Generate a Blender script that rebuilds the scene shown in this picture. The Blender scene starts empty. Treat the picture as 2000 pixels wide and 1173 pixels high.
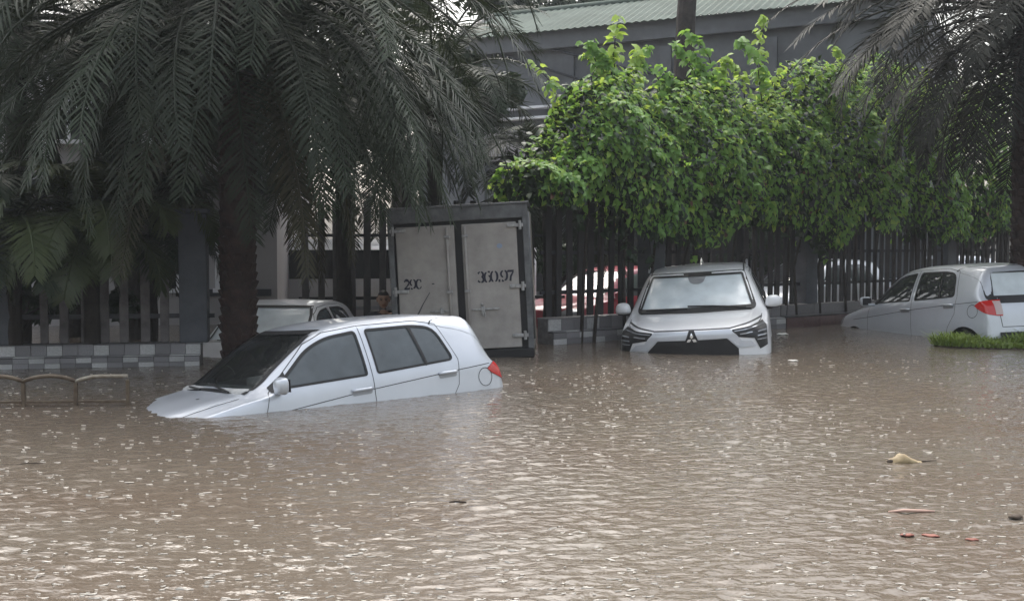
import bpy, bmesh, math, random
import numpy as np
from mathutils import Vector, Matrix, Euler
from mathutils.bvhtree import BVHTree
rad = math.radians
random.seed(7); rng = np.random.default_rng(7)
scene = bpy.context.scene
col = scene.collection

# ------------------------------------------------------------------ camera, sky, sun, exposure
CAM_H, PITCH = 1.36, 2.93
cam_data = bpy.data.cameras.new('camera'); cam = bpy.data.objects.new('camera', cam_data); col.objects.link(cam)
cam.location = (0, 0, CAM_H); cam.rotation_euler = (rad(90 - PITCH), 0, 0)
cam_data.sensor_width = 36; cam_data.lens = 37.8; cam_data.clip_end = 2000; cam_data.clip_start = .05
scene.camera = cam
SUN_EL, SUN_AZ = 57, -14     # bright patch of the overcast ahead and a little to the right
world = bpy.data.worlds.new('World'); scene.world = world; world.use_nodes = True
wn, wl = world.node_tree.nodes, world.node_tree.links
wn.clear()
sky = wn.new('ShaderNodeTexSky'); sky.sky_type = 'NISHITA'; sky.sun_disc = False
sky.sun_elevation = rad(SUN_EL); sky.sun_rotation = rad(SUN_AZ); sky.air_density = 1.6; sky.dust_density = 6.0; sky.ozone_density = 1.0
hs = wn.new('ShaderNodeHueSaturation'); hs.inputs['Saturation'].default_value = .42
bg = wn.new('ShaderNodeBackground'); bg.inputs['Strength'].default_value = .15
wo = wn.new('ShaderNodeOutputWorld')
wl.new(sky.outputs[0], hs.inputs['Color']); wl.new(hs.outputs[0], bg.inputs['Color']); wl.new(bg.outputs[0], wo.inputs['Surface'])
sd = bpy.data.lights.new('sun', 'SUN'); sd.energy = .55; sd.angle = rad(65); sd.color = (1, .97, .93)
so = bpy.data.objects.new('sun', sd); col.objects.link(so)
so.rotation_euler = (rad(SUN_EL - 90), 0, rad(SUN_AZ)); so.location = (0, 0, 30)
vs = scene.view_settings; vs.view_transform = 'Standard'; vs.look = 'None'; vs.gamma = 1; vs.exposure = 1.22
vs.use_curve_mapping = False
scene.cycles.transparent_max_bounces = 12

# ------------------------------------------------------------------ materials
def mat(name, color=(.5, .5, .5), rough=.6, metal=0., spec=.5, coat=0., var=0., vscale=6., bump=0., bscale=40., color2=None, transl=0., ior=1.45, obj_var=0.):
    m = bpy.data.materials.new(name); m.use_nodes = True
    n, l = m.node_tree.nodes, m.node_tree.links
    p = n['Principled BSDF']; out = n['Material Output']
    p.inputs['Roughness'].default_value = rough; p.inputs['Metallic'].default_value = metal
    p.inputs['Specular IOR Level'].default_value = spec; p.inputs['Coat Weight'].default_value = coat; p.inputs['Coat Roughness'].default_value = .05
    p.inputs['IOR'].default_value = ior
    c = (*color, 1)
    p.inputs['Base Color'].default_value = c
    tc = n.new('ShaderNodeTexCoord')
    if var > 0 or color2:
        nz = n.new('ShaderNodeTexNoise'); nz.inputs['Scale'].default_value = vscale; nz.inputs['Detail'].default_value = 6; nz.inputs['Roughness'].default_value = .65
        l.new(tc.outputs['Object'], nz.inputs['Vector'])
        rp = n.new('ShaderNodeValToRGB'); rp.color_ramp.elements[0].position = .33; rp.color_ramp.elements[1].position = .68
        c2 = color2 or tuple(v * (1 - var) for v in color)
        c1 = tuple(min(1, v * (1 + var * .5)) for v in color) if not color2 else color
        rp.color_ramp.elements[0].color = (*c2, 1); rp.color_ramp.elements[1].color = (*c1, 1)
        l.new(nz.outputs['Fac'], rp.inputs['Fac'])
        last = rp.outputs['Color']
        if obj_var > 0:
            oi = n.new('ShaderNodeObjectInfo'); hv = n.new('ShaderNodeHueSaturation')
            mr = n.new('ShaderNodeMapRange'); mr.inputs['To Min'].default_value = 1 - obj_var; mr.inputs['To Max'].default_value = 1 + obj_var
            l.new(oi.outputs['Random'], mr.inputs['Value']); l.new(mr.outputs[0], hv.inputs['Value']); l.new(last, hv.inputs['Color']); last = hv.outputs[0]
        l.new(last, p.inputs['Base Color'])
    if bump > 0:
        bz = n.new('ShaderNodeTexNoise'); bz.inputs['Scale'].default_value = bscale; bz.inputs['Detail'].default_value = 5
        l.new(tc.outputs['Object'], bz.inputs['Vector'])
        bp = n.new('ShaderNodeBump'); bp.inputs['Strength'].default_value = bump; bp.inputs['Distance'].default_value = .02
        l.new(bz.outputs['Fac'], bp.inputs['Height']); l.new(bp.outputs[0], p.inputs['Normal'])
    if transl > 0:
        t = n.new('ShaderNodeBsdfTranslucent'); t.inputs['Color'].default_value = (min(1, color[0] * 1.6), min(1, color[1] * 1.5), color[2], 1)
        mx = n.new('ShaderNodeMixShader'); mx.inputs[0].default_value = transl
        l.new(p.outputs[0], mx.inputs[1]); l.new(t.outputs[0], mx.inputs[2]); l.new(mx.outputs[0], out.inputs['Surface'])
    return m

def glass(name, tint=(.3, .33, .35), film=(.1, .11, .12), film_amt=.25, rough=.02, mottle=0., ior=1.6):
    """car glass: tinted see-through pane, with a misted / filmed share that scatters light, and Fresnel reflection"""
    m = bpy.data.materials.new(name); m.use_nodes = True
    n, l = m.node_tree.nodes, m.node_tree.links; n.clear()
    out = n.new('ShaderNodeOutputMaterial')
    tr = n.new('ShaderNodeBsdfTransparent'); tr.inputs[0].default_value = (*tint, 1)
    df = n.new('ShaderNodeBsdfDiffuse'); df.inputs[0].default_value = (*film, 1)
    gl = n.new('ShaderNodeBsdfGlossy'); gl.inputs['Roughness'].default_value = rough; gl.inputs['Color'].default_value = (1, 1, 1, 1)
    m1 = n.new('ShaderNodeMixShader'); m1.inputs[0].default_value = film_amt
    if mottle > 0:
        tc = n.new('ShaderNodeTexCoord'); nz = n.new('ShaderNodeTexNoise'); nz.inputs['Scale'].default_value = 5; nz.inputs['Detail'].default_value = 5
        mr = n.new('ShaderNodeMapRange'); mr.inputs['From Min'].default_value = .3; mr.inputs['From Max'].default_value = .7
        mr.inputs['To Min'].default_value = max(0, film_amt - mottle); mr.inputs['To Max'].default_value = min(1, film_amt + mottle)
        l.new(tc.outputs['Object'], nz.inputs['Vector']); l.new(nz.outputs['Fac'], mr.inputs['Value']); l.new(mr.outputs[0], m1.inputs[0])
    fr = n.new('ShaderNodeFresnel'); fr.inputs['IOR'].default_value = ior
    m2 = n.new('ShaderNodeMixShader')
    l.new(tr.outputs[0], m1.inputs[1]); l.new(df.outputs[0], m1.inputs[2])
    l.new(fr.outputs[0], m2.inputs[0]); l.new(m1.outputs[0], m2.inputs[1]); l.new(gl.outputs[0], m2.inputs[2]); l.new(m2.outputs[0], out.inputs['Surface'])
    return m

M = {}
M['paint_silver'] = mat('paint_silver', (.60, .63, .68), .36, .35, .5, .7, var=.05, vscale=2.5)
M['paint_white'] = mat('paint_white', (.79, .80, .82), .35, 0, .5, .6, var=.04, vscale=2.5)
M['paint_red'] = mat('paint_red', (.30, .03, .05), .3, 0, .5, .6)
M['seam'] = mat('seam', (.045, .046, .05), .7)
M['rubber'] = mat('rubber', (.015, .015, .016), .55)
M['plastic'] = mat('plastic', (.02, .02, .022), .42)
M['greyplastic'] = mat('greyplastic', (.32, .33, .35), .4, .3)
M['interior'] = mat('interior', (.05, .05, .055), .8, var=.3)
M['interior_pale'] = mat('interior_pale', (.42, .42, .41), .8, var=.3)
M['tail'] = mat('tail', (.55, .015, .012), .15, 0, .6, .6)
M['tailclear'] = mat('tailclear', (.55, .42, .40), .15, 0, .6, .6)
M['lamp'] = mat('lamp', (.45, .47, .50), .12, .4, .6, .6)
M['chrome'] = mat('chrome', (.75, .76, .78), .12, 1.)
M['rim'] = mat('rim', (.45, .46, .48), .3, .9)
M['glass_side'] = glass('glass_side', (.16, .18, .2), (.115, .135, .145), .66, .03, .12)
M['glass_front'] = glass('glass_front', (.62, .66, .66), (.16, .17, .17), .12, .015, 0., 2.1)
M['glass_clear'] = glass('glass_clear', (.30, .33, .34), (.12, .13, .13), .25, .02, .1)
M['glass_fog'] = glass('glass_fog', (.55, .6, .62), (.70, .77, .80), .9, .22, .09)
M['mirror'] = mat('mirror', (.55, .57, .6), .05, 1.)
M['truck_grey'] = mat('truck_grey', (.36, .34, .32), .55, 0, .4, var=.22, vscale=3.2, bump=.08, bscale=9)
M['truck_frame'] = mat('truck_frame', (.13, .135, .14), .5, .2, var=.4, vscale=8)
M['truck_dark'] = mat('truck_dark', (.012, .012, .013), .6)
M['steel'] = mat('steel', (.36, .36, .36), .4, .5, var=.4, vscale=20)
M['ink'] = mat('ink', (.012, .013, .03), .6)
M['bluedot'] = mat('bluedot', (.25, .31, .42), .6)
M['concrete'] = mat('concrete', (.17, .165, .165), .8, var=.4, vscale=9, bump=.2)
M['slat'] = mat('slat', (.11, .10, .10), .7, var=.45, vscale=7, bump=.15, obj_var=.25)
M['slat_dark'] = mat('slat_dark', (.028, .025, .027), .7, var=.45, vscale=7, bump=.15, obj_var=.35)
M['fence_metal'] = mat('fence_metal', (.035, .036, .042), .55, .2)
M['pillar'] = mat('pillar', (.075, .08, .092), .75, var=.3, vscale=3, bump=.1)
M['tile_light'] = mat('tile_light', (.43, .43, .43), .35, var=.28, vscale=9, bump=.05, obj_var=.15)
M['tile_mid'] = mat('tile_mid', (.21, .205, .215), .38, var=.4, vscale=14, bump=.08, obj_var=.2)
M['tile_dark'] = mat('tile_dark', (.125, .12, .13), .38, color2=(.21, .205, .21), vscale=22, bump=.08, obj_var=.25)
M['tile_brown'] = mat('tile_brown', (.085, .045, .042), .4, var=.35, vscale=6, obj_var=.2)
M['tile_cap'] = mat('tile_cap', (.11, .105, .11), .4, var=.4, vscale=12, obj_var=.2)
M['rail_rust'] = mat('rail_rust', (.16, .125, .085), .5, .25, color2=(.075, .05, .035), vscale=18)
M['rail_pale'] = mat('rail_pale', (.33, .31, .26), .5, .25, color2=(.18, .14, .10), vscale=14)
M['bark_palm'] = mat('bark_palm', (.055, .03, .025), .85, color2=(.022, .015, .013), vscale=9, bump=.6, bscale=30)
M['bark_dark'] = mat('bark_dark', (.03, .024, .02), .9, var=.5, vscale=9, bump=.6, bscale=25)
M['frond'] = mat('frond', (.031, .043, .025), .5, 0, .26, var=.35, vscale=1.5, transl=.12, obj_var=.4)
M['frond_dry'] = mat('frond_dry', (.05, .047, .027), .6, 0, .3, var=.35, vscale=1.5, transl=.12, obj_var=.4)
M['frond_dark'] = mat('frond_dark', (.019, .0205, .0145), .55, 0, .22, var=.35, vscale=1.5, transl=.08, obj_var=.4)
M['frond_light'] = mat('frond_light', (.06, .078, .032), .42, 0, .4, var=.35, vscale=1.5, transl=.2, obj_var=.3)
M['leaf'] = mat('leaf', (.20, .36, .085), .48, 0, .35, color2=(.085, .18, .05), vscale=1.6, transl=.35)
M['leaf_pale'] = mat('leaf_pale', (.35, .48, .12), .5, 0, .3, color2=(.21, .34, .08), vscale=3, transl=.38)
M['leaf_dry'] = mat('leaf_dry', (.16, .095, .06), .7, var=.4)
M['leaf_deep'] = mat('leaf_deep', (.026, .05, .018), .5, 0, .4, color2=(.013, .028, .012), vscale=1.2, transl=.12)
M['grass'] = mat('grass', (.19, .27, .06), .6, 0, .3, var=.4, vscale=5, transl=.25)
M['soil'] = mat('soil', (.06, .045, .03), .9, var=.4, bump=.5)
M['wall_blue'] = mat('wall_blue', (.135, .142, .152), .8, var=.35, vscale=.7, bump=.1)
M['wall_dark'] = mat('wall_dark', (.05, .052, .06), .85, var=.3, vscale=1)
M['roof_green'] = mat('roof_green', (.125, .155, .135), .85, 0, .2, var=.25, vscale=1.2)
M['wall_pale'] = mat('wall_pale', (.34, .325, .325), .8, var=.15, vscale=.9, bump=.06)
M['white_trim'] = mat('white_trim', (.7, .7, .72), .5, var=.1)
M['window_dark'] = mat('window_dark', (.015, .016, .018), .1, 0, .6)
M['skin'] = mat('skin', (.40, .25, .18), .5)
M['hair'] = mat('hair', (.01, .009, .009), .5)
M['cloth_dark'] = mat('cloth_dark', (.02, .021, .026), .85, var=.3)
M['cloth_red'] = mat('cloth_red', (.16, .012, .04), .6, var=.3)
M['helmet'] = mat('helmet', (.55, .55, .56), .3, 0, .5, .5)
M['deadleaf'] = mat('deadleaf', (.36, .28, .16), .55, color2=(.22, .16, .08), vscale=14)
M['twig'] = mat('twig', (.07, .05, .035), .8, var=.4)
M['pinkstick'] = mat('pinkstick', (.55, .36, .29), .6, var=.2)
M['redleaf'] = mat('redleaf', (.28, .10, .07), .6, var=.3)
M['foam'] = mat('foam', (.75, .73, .68), .5)
M['drop'] = mat('drop', (.78, .77, .73), .25, 0, .6)
M['blue_glass'] = mat('blue_glass', (.10, .13, .40), .1, 0, .6)

# water: murky, opaque at a hand's depth, glossy
def water_mat():
    m = bpy.data.materials.new('flood_water'); m.use_nodes = True
    n, l = m.node_tree.nodes, m.node_tree.links; p = n['Principled BSDF']
    p.inputs['IOR'].default_value = 1.33; p.inputs['Roughness'].default_value = .02; p.inputs['Specular IOR Level'].default_value = .5
    tc = n.new('ShaderNodeTexCoord')
    mp = n.new('ShaderNodeMapping'); mp.inputs['Scale'].default_value = (.35, .8, 1)
    l.new(tc.outputs['Object'], mp.inputs['Vector'])
    nz = n.new('ShaderNodeTexNoise'); nz.inputs['Scale'].default_value = 1.0; nz.inputs['Detail'].default_value = 5
    l.new(mp.outputs[0], nz.inputs['Vector'])
    rp = n.new('ShaderNodeValToRGB'); rp.color_ramp.elements[0].position = .3; rp.color_ramp.elements[1].position = .7
    rp.color_ramp.elements[0].color = (.130, .101, .077, 1); rp.color_ramp.elements[1].color = (.140, .119, .094, 1)
    l.new(nz.outputs['Fac'], rp.inputs['Fac']); l.new(rp.outputs['Color'], p.inputs['Base Color'])
    mp2 = n.new('ShaderNodeMapping'); mp2.inputs['Scale'].default_value = (.55, 1, 1); mp2.inputs['Rotation'].default_value = (0, 0, rad(6))
    l.new(tc.outputs['Object'], mp2.inputs['Vector'])
    b1 = n.new('ShaderNodeTexNoise'); b1.inputs['Scale'].default_value = 26; b1.inputs['Detail'].default_value = 3; b1.inputs['Roughness'].default_value = .5
    l.new(mp2.outputs[0], b1.inputs['Vector'])
    bp = n.new('ShaderNodeBump'); bp.inputs['Strength'].default_value = .8; bp.inputs['Distance'].default_value = .012
    l.new(b1.outputs['Fac'], bp.inputs['Height']); l.new(bp.outputs[0], p.inputs['Normal'])
    return m
M['water'] = water_mat()

# ------------------------------------------------------------------ helpers
def tag(o, label=None, cat=None, group=None, kind=None):
    if label: o['label'] = label
    if cat: o['category'] = cat
    if group: o['group'] = group
    if kind: o['kind'] = kind
    return o
def thing(name, label, cat, loc=(0, 0, 0), rz=0., group=None):
    o = bpy.data.objects.new(name, None); col.objects.link(o); o.empty_display_size = .2
    o.location = loc; o.rotation_euler = (0, 0, rz)
    return tag(o, label, cat, group)
def mesh(name, v, f, m, smooth=False):
    me = bpy.data.meshes.new(name); me.from_pydata([tuple(map(float, p)) for p in v], [], [tuple(q) for q in f])
    if m is not None:
        for mm in (m if isinstance(m, (list, tuple)) else [m]): me.materials.append(M[mm] if isinstance(mm, str) else mm)
    if smooth: me.polygons.foreach_set('use_smooth', [True] * len(me.polygons))
    me.update(); return me
def ob(name, me, parent=None, loc=None, rot=None, scale=None):
    o = bpy.data.objects.new(name, me); col.objects.link(o)
    if parent: o.parent = parent
    if loc is not None: o.location = loc
    if rot is not None: o.rotation_euler = rot
    if scale is not None: o.scale = scale
    return o
class MB:
    """collects vertices and faces of one part"""
    def __init__(s): s.v = []; s.f = []; s.mi = []
    def add(s, v, f, mi=0):
        b = len(s.v); s.v += [tuple(p) for p in v]; s.f += [tuple(b + i for i in q) for q in f]; s.mi += [mi] * len(f); return s
    def box(s, c, d, rz=0., bev=0., rx=0., ry=0.):
        R = Euler((rx, ry, rz)).to_matrix(); hx, hy, hz = d[0] / 2, d[1] / 2, d[2] / 2
        if bev <= 0:
            vs_ = [(sx * hx, sy * hy, sz * hz) for sx in (-1, 1) for sy in (-1, 1) for sz in (-1, 1)]
            fs = [(0, 1, 3, 2), (4, 6, 7, 5), (0, 4, 5, 1), (2, 3, 7, 6), (0, 2, 6, 4), (1, 5, 7, 3)]
        else:
            bm = bmesh.new(); bmesh.ops.create_cube(bm, size=1)
            for v in bm.verts: v.co = Vector((v.co.x * d[0], v.co.y * d[1], v.co.z * d[2]))
            bmesh.ops.bevel(bm, geom=bm.edges[:], offset=bev, segments=2, affect='EDGES', profile=.5)
            bm.verts.index_update(); vs_ = [v.co[:] for v in bm.verts]; fs = [[v.index for v in f.verts] for f in bm.faces]; bm.free()
        s.add([tuple(R @ Vector(p) + Vector(c)) for p in vs_], fs); return s
    def tube(s, pts, r, n=8, cap=True):
        pts = [Vector(p) for p in pts]; rs = r if isinstance(r, (list, tuple)) else [r] * len(pts)
        V = []; prev = None
        for i, p in enumerate(pts):
            t = (pts[min(i + 1, len(pts) - 1)] - pts[max(i - 1, 0)]).normalized()
            a = Vector((0, 0, 1)) if abs(t.z) < .9 else Vector((1, 0, 0))
            if prev is not None: a = prev
            u = (a - t * a.dot(t)).normalized(); w = t.cross(u); prev = u
            for k in range(n):
                q = 2 * math.pi * k / n; V.append(p + (u * math.cos(q) + w * math.sin(q)) * rs[i])
        F = [(i * n + k, i * n + (k + 1) % n, (i + 1) * n + (k + 1) % n, (i + 1) * n + k) for i in range(len(pts) - 1) for k in range(n)]
        if cap: F += [tuple(range(n))[::-1], tuple((len(pts) - 1) * n + k for k in range(n))]
        s.add(V, F); return s
    def ball(s, c, r, n=10, m=7, jit=0.):
        r = r if isinstance(r, (list, tuple)) else (r, r, r)
        V = [(c[0], c[1], c[2] + r[2])]
        for i in range(1, m):
            th = math.pi * i / m
            for k in range(n):
                ph = 2 * math.pi * k / n; j = 1 + random.uniform(-jit, jit)
                V.append((c[0] + r[0] * j * math.sin(th) * math.cos(ph), c[1] + r[1] * j * math.sin(th) * math.sin(ph), c[2] + r[2] * j * math.cos(th)))
        V.append((c[0], c[1], c[2] - r[2])); F = [(0, 1 + k, 1 + (k + 1) % n) for k in range(n)]
        for i in range(m - 2):
            a = 1 + i * n; F += [(a + k, a + n + k, a + n + (k + 1) % n, a + (k + 1) % n) for k in range(n)]
        a = 1 + (m - 2) * n; F += [(a + k, len(V) - 1, a + (k + 1) % n) for k in range(n)]
        s.add(V, F); return s
    def me(s, name, m, smooth=False):
        me = mesh(name, s.v, s.f, m, smooth)
        if any(s.mi): me.polygons.foreach_set('material_index', s.mi)
        return me
    def build(s, name, m, parent=None, smooth=False, **k): return ob(name, s.me(name, m, smooth), parent, **k)
def kids(o): return [c for c in bpy.data.objects if c.parent == o]
def copy_tree(o, parent=None, depth=0):
    c = o.copy(); col.objects.link(c); c.parent = parent
    for ch in list(o.children): copy_tree(ch, c, depth + 1)
    return c
def interp(xs, ys, x):
    """monotone cubic"""
    xs = np.array(xs, float); ys = np.array(ys, float); h = np.diff(xs); d = np.diff(ys) / h; m = np.zeros_like(ys)
    m[0], m[-1] = d[0], d[-1]
    for i in range(1, len(xs) - 1):
        m[i] = 0 if d[i - 1] * d[i] <= 0 else 2 * d[i - 1] * d[i] / (d[i - 1] + d[i])
    i = int(np.clip(np.searchsorted(xs, x) - 1, 0, len(xs) - 2)); t = (x - xs[i]) / h[i]
    return (2*t**3 - 3*t**2 + 1) * ys[i] + (t**3 - 2*t**2 + t) * h[i] * m[i] + (-2*t**3 + 3*t**2) * ys[i+1] + (t**3 - t**2) * h[i] * m[i+1]
def at(px, d): return (px - 1000) / 2100 * d     # lateral metres of a bearing at distance d

# ------------------------------------------------------------------ flood bed and water
bed = MB().box((0, 40, -1.0), (240, 200, .5)); o = bed.build('ground', 'soil'); tag(o, kind='structure')
def make_water():
    xs = np.concatenate([np.linspace(-70, -13, 24, endpoint=False), np.arange(-13, 13.001, .036), np.linspace(13, 70, 25)[1:]])
    ys = [-30, -20, -12, -7, -3, 0, 2.4]; y = 2.4
    while y < 22: y += .015 + .0032 * max(0, y - 4); ys.append(y)
    while y < 90: y *= 1.08; ys.append(y)
    ys = np.array(ys); X, Y = np.meshgrid(xs, ys)
    Z = np.zeros_like(X); amp_env = np.clip((26 - Y) / 6, 0, 1) * np.clip((13.5 - np.abs(X)) / 2, 0, 1) * np.clip((Y - 1) / 2, 0, 1)
    r = np.random.default_rng(3)
    for k in range(90):
        lam = .05 * (4.0 ** r.random())
        th = r.normal(rad(90), rad(30)) + (rad(10))
        a = .0060 * (lam / .2) ** .85 * .42 * r.uniform(.5, 1.2)
        kx, ky = 2 * math.pi / lam * math.cos(th), 2 * math.pi / lam * math.sin(th)
        ph = r.uniform(0, 6.28)
        w = np.sin(kx * X + ky * Y + ph + .7 * np.sin(.8 * X + 1.1 * Y + k) )
        # patchy gusts
        g = .65 + .5 * np.sin(.9 * X * math.cos(k) + .75 * Y * math.sin(k * 1.7) + k)
        dy = .015 + .0032 * np.clip(Y - 4, 0, None); Z += a * w * g * np.clip(lam / (2.6 * dy) - .4, 0, 1)
    Z *= .36
    # rain rings
    for k in range(2600):
        cy = 2.8 + 16 * r.random() ** 1.5; cx = r.uniform(-1, 1) * (cy * .5 + 1)
        R_ = r.uniform(.02, .09)
        i0, i1 = np.searchsorted(ys, [cy - .16, cy + .16]); j0, j1 = np.searchsorted(xs, [cx - .16, cx + .16])
        dd = np.hypot(X[i0:i1, j0:j1] - cx, Y[i0:i1, j0:j1] - cy)
        Z[i0:i1, j0:j1] += .0032 * np.exp(-((dd - R_) / .022) ** 2) * np.cos((dd - R_) / .016)
    Z *= amp_env
    global water_z
    water_z = lambda x, y: float(Z[min(len(ys) - 1, np.searchsorted(ys, y)), min(len(xs) - 1, np.searchsorted(xs, x))])
    ny, nx = X.shape
    me = bpy.data.meshes.new('water')
    idx = np.arange(nx * ny).reshape(ny, nx)
    q = np.stack([idx[:-1, :-1], idx[:-1, 1:], idx[1:, 1:], idx[1:, :-1]], -1).reshape(-1, 4)
    me.vertices.add(nx * ny); me.vertices.foreach_set('co', np.stack([X, Y, Z], -1).ravel().astype(np.float32))
    me.loops.add(q.size); me.loops.foreach_set('vertex_index', q.ravel().astype(np.int32))
    me.polygons.add(len(q)); me.polygons.foreach_set('loop_start', np.arange(0, q.size, 4, dtype=np.int32)); me.polygons.foreach_set('loop_total', np.full(len(q), 4, dtype=np.int32))
    me.update(); me.validate(); me.polygons.foreach_set('use_smooth', [True] * len(q)); me.materials.append(M['water'])
    o = ob('water', me); tag(o, kind='structure')
make_water()

# ------------------------------------------------------------------ low tiled walls and slatted fences
TILE = {}
def tile_mesh(m):
    if m not in TILE:
        TILE[m] = MB().box((0, 0, 0), (1, 1, 1)).me('tile', m)
    return TILE[m]
def tiled_wall(P0, P1, label, k=1., brown=False, zb=-.75, tw=.165):
    P0, P1 = Vector((*P0, 0)), Vector((*P1, 0)); L = (P1 - P0).length; ang = math.atan2(P1.y - P0.y, P1.x - P0.x)
    t = thing('tiled_wall', label, 'wall', (P0.x, P0.y, zb), ang)
    # local: x along, -y to the viewer; lower step proud of the upper band
    h_step, h_top = .115 * k - zb, .245 * k - zb
    MB().box((L / 2, .10, h_step / 2 - .006), (L, .34, h_step - .012)).build('core', 'concrete', t)
    MB().box((L / 2, .16, (h_step + h_top) / 2 - .012), (L, .22, h_top - h_step)).build('upper_core', 'concrete', t)
    n = int(L / (tw * k)); w = L / n
    lower = [(.0, .052), (.056, .110), (-.056, -.004)]
    for i in range(n):
        x = (i + .5) * w
        def put(z0, z1, y, dy, m, ww=w, xo=0., dz=None):
            o = ob('tile', tile_mesh(m), t, (x + xo, y, (z0 + z1) / 2 - zb), None, (ww - .006, dy, z1 - z0)); return o
        j = random.random()
        if brown:
            put(.128 * k, .236 * k, .045, .022, 'tile_cap')
            put(-.10 * k, .108 * k, -.075, .022, 'tile_brown')
            put(.1165 * k, .1265 * k, -.012 + .0, .118, 'tile_cap')
            continue
        put(.128 * k, .236 * k, .045, .02 + random.uniform(0, .006), 'tile_light' if i % 3 == 0 else ('tile_dark' if i % 3 == 1 else random.choice(['tile_mid', 'tile_dark'])))
        put(.1165 * k, .1265 * k, -.012, .118, random.choice(['tile_light', 'tile_mid', 'tile_light', 'tile_dark']))
        for r_, (z0, z1) in enumerate(lower):
            ph = (i + r_) % 3
            put(z0 * k, z1 * k, -.075, .02 + random.uniform(0, .006), ('tile_light' if ph == 0 else ('tile_dark' if random.random() < .6 else 'tile_mid')) , xo=0)
        put(.2385 * k, .2485 * k, .16, .26, random.choice(['tile_mid', 'tile_dark']))
    return t
def fence(P0, P1, z0, z1, label, pitch, sw, m, pillars=(), gap=(), rails=(.35, .75), ms='fence_metal'):
    P0, P1 = Vector((*P0, 0)), Vector((*P1, 0)); L = (P1 - P0).length; ang = math.atan2(P1.y - P0.y, P1.x - P0.x)
    t = thing('slatted_fence', label, 'fence', (P0.x, P0.y, z0), ang)
    H = z1 - z0
    sl = MB().box((0, 0, 0), (sw, .035, 1), bev=.006).me('slat', m)
    for i in range(int(L / pitch)):
        x = (i + .5) * pitch + random.uniform(-.012, .012)
        if any(a < x < b for a, b in gap) or any(abs(x - p) < .26 for p in pillars): continue
        hh = H * random.uniform(.97, 1.0)
        ob('slat', sl, t, (x, random.uniform(-.004, .004), hh / 2 + .004), (0, rad(random.uniform(-.8, .8)), 0), (random.uniform(.9, 1.1), 1, hh))
    for r_ in rails:
        MB().box((L / 2, .045, H * r_), (L, .04, .05)).build('rail', ms, t)
    for p in pillars:
        c = MB().box((p, .03, (H + .1) / 2), (.31, .28, H + .1), bev=.012).build('pillar', 'pillar', t)
        MB().box((p, .03, H + .13), (.37, .34, .05), bev=.012).build('pillar_cap', 'pillar', c)
    return t
WA0, WA1 = (-9.6, 11.15), (-3.55, 12.2)
tiled_wall(WA0, WA1, 'low grey and white tiled wall under the left fence', 1.0)
fence((-9.6, 11.33), (-3.44, 12.40), .25, 1.62, 'grey slatted fence behind the left tiled wall and big palm', .215, .095, 'slat', pillars=(3.95, 6.03), rails=(.22, .85))
# bay behind the truck
fence((-3.5, 17.6), (.9, 18.2), -.2, 2.1, 'grey slatted fence at the back of the bay beside the truck', .25, .11, 'slat', rails=(.30, .75))
WB0, WBm, WB1 = (.52, 14.72), (4.45, 17.70), (11.5, 23.2)
tiled_wall(WB0, WBm, 'low grey tiled wall between the truck and the white SUV', 1.42)
tiled_wall((4.47, 17.72), WB1, 'low maroon tiled wall with dark cap behind the right hatchback', 1.55, brown=True, tw=.28)
dirB = Vector((WB1[0] - WB0[0], WB1[1] - WB0[1], 0)).normalized()
fence((.42, 14.86), (11.4, 23.42), .36, 2.5, 'dark slatted fence under the green creeper', .20, .105, 'slat_dark', pillars=(2.15, 5.9, 10.35), rails=(.16, .42, .8))

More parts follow.
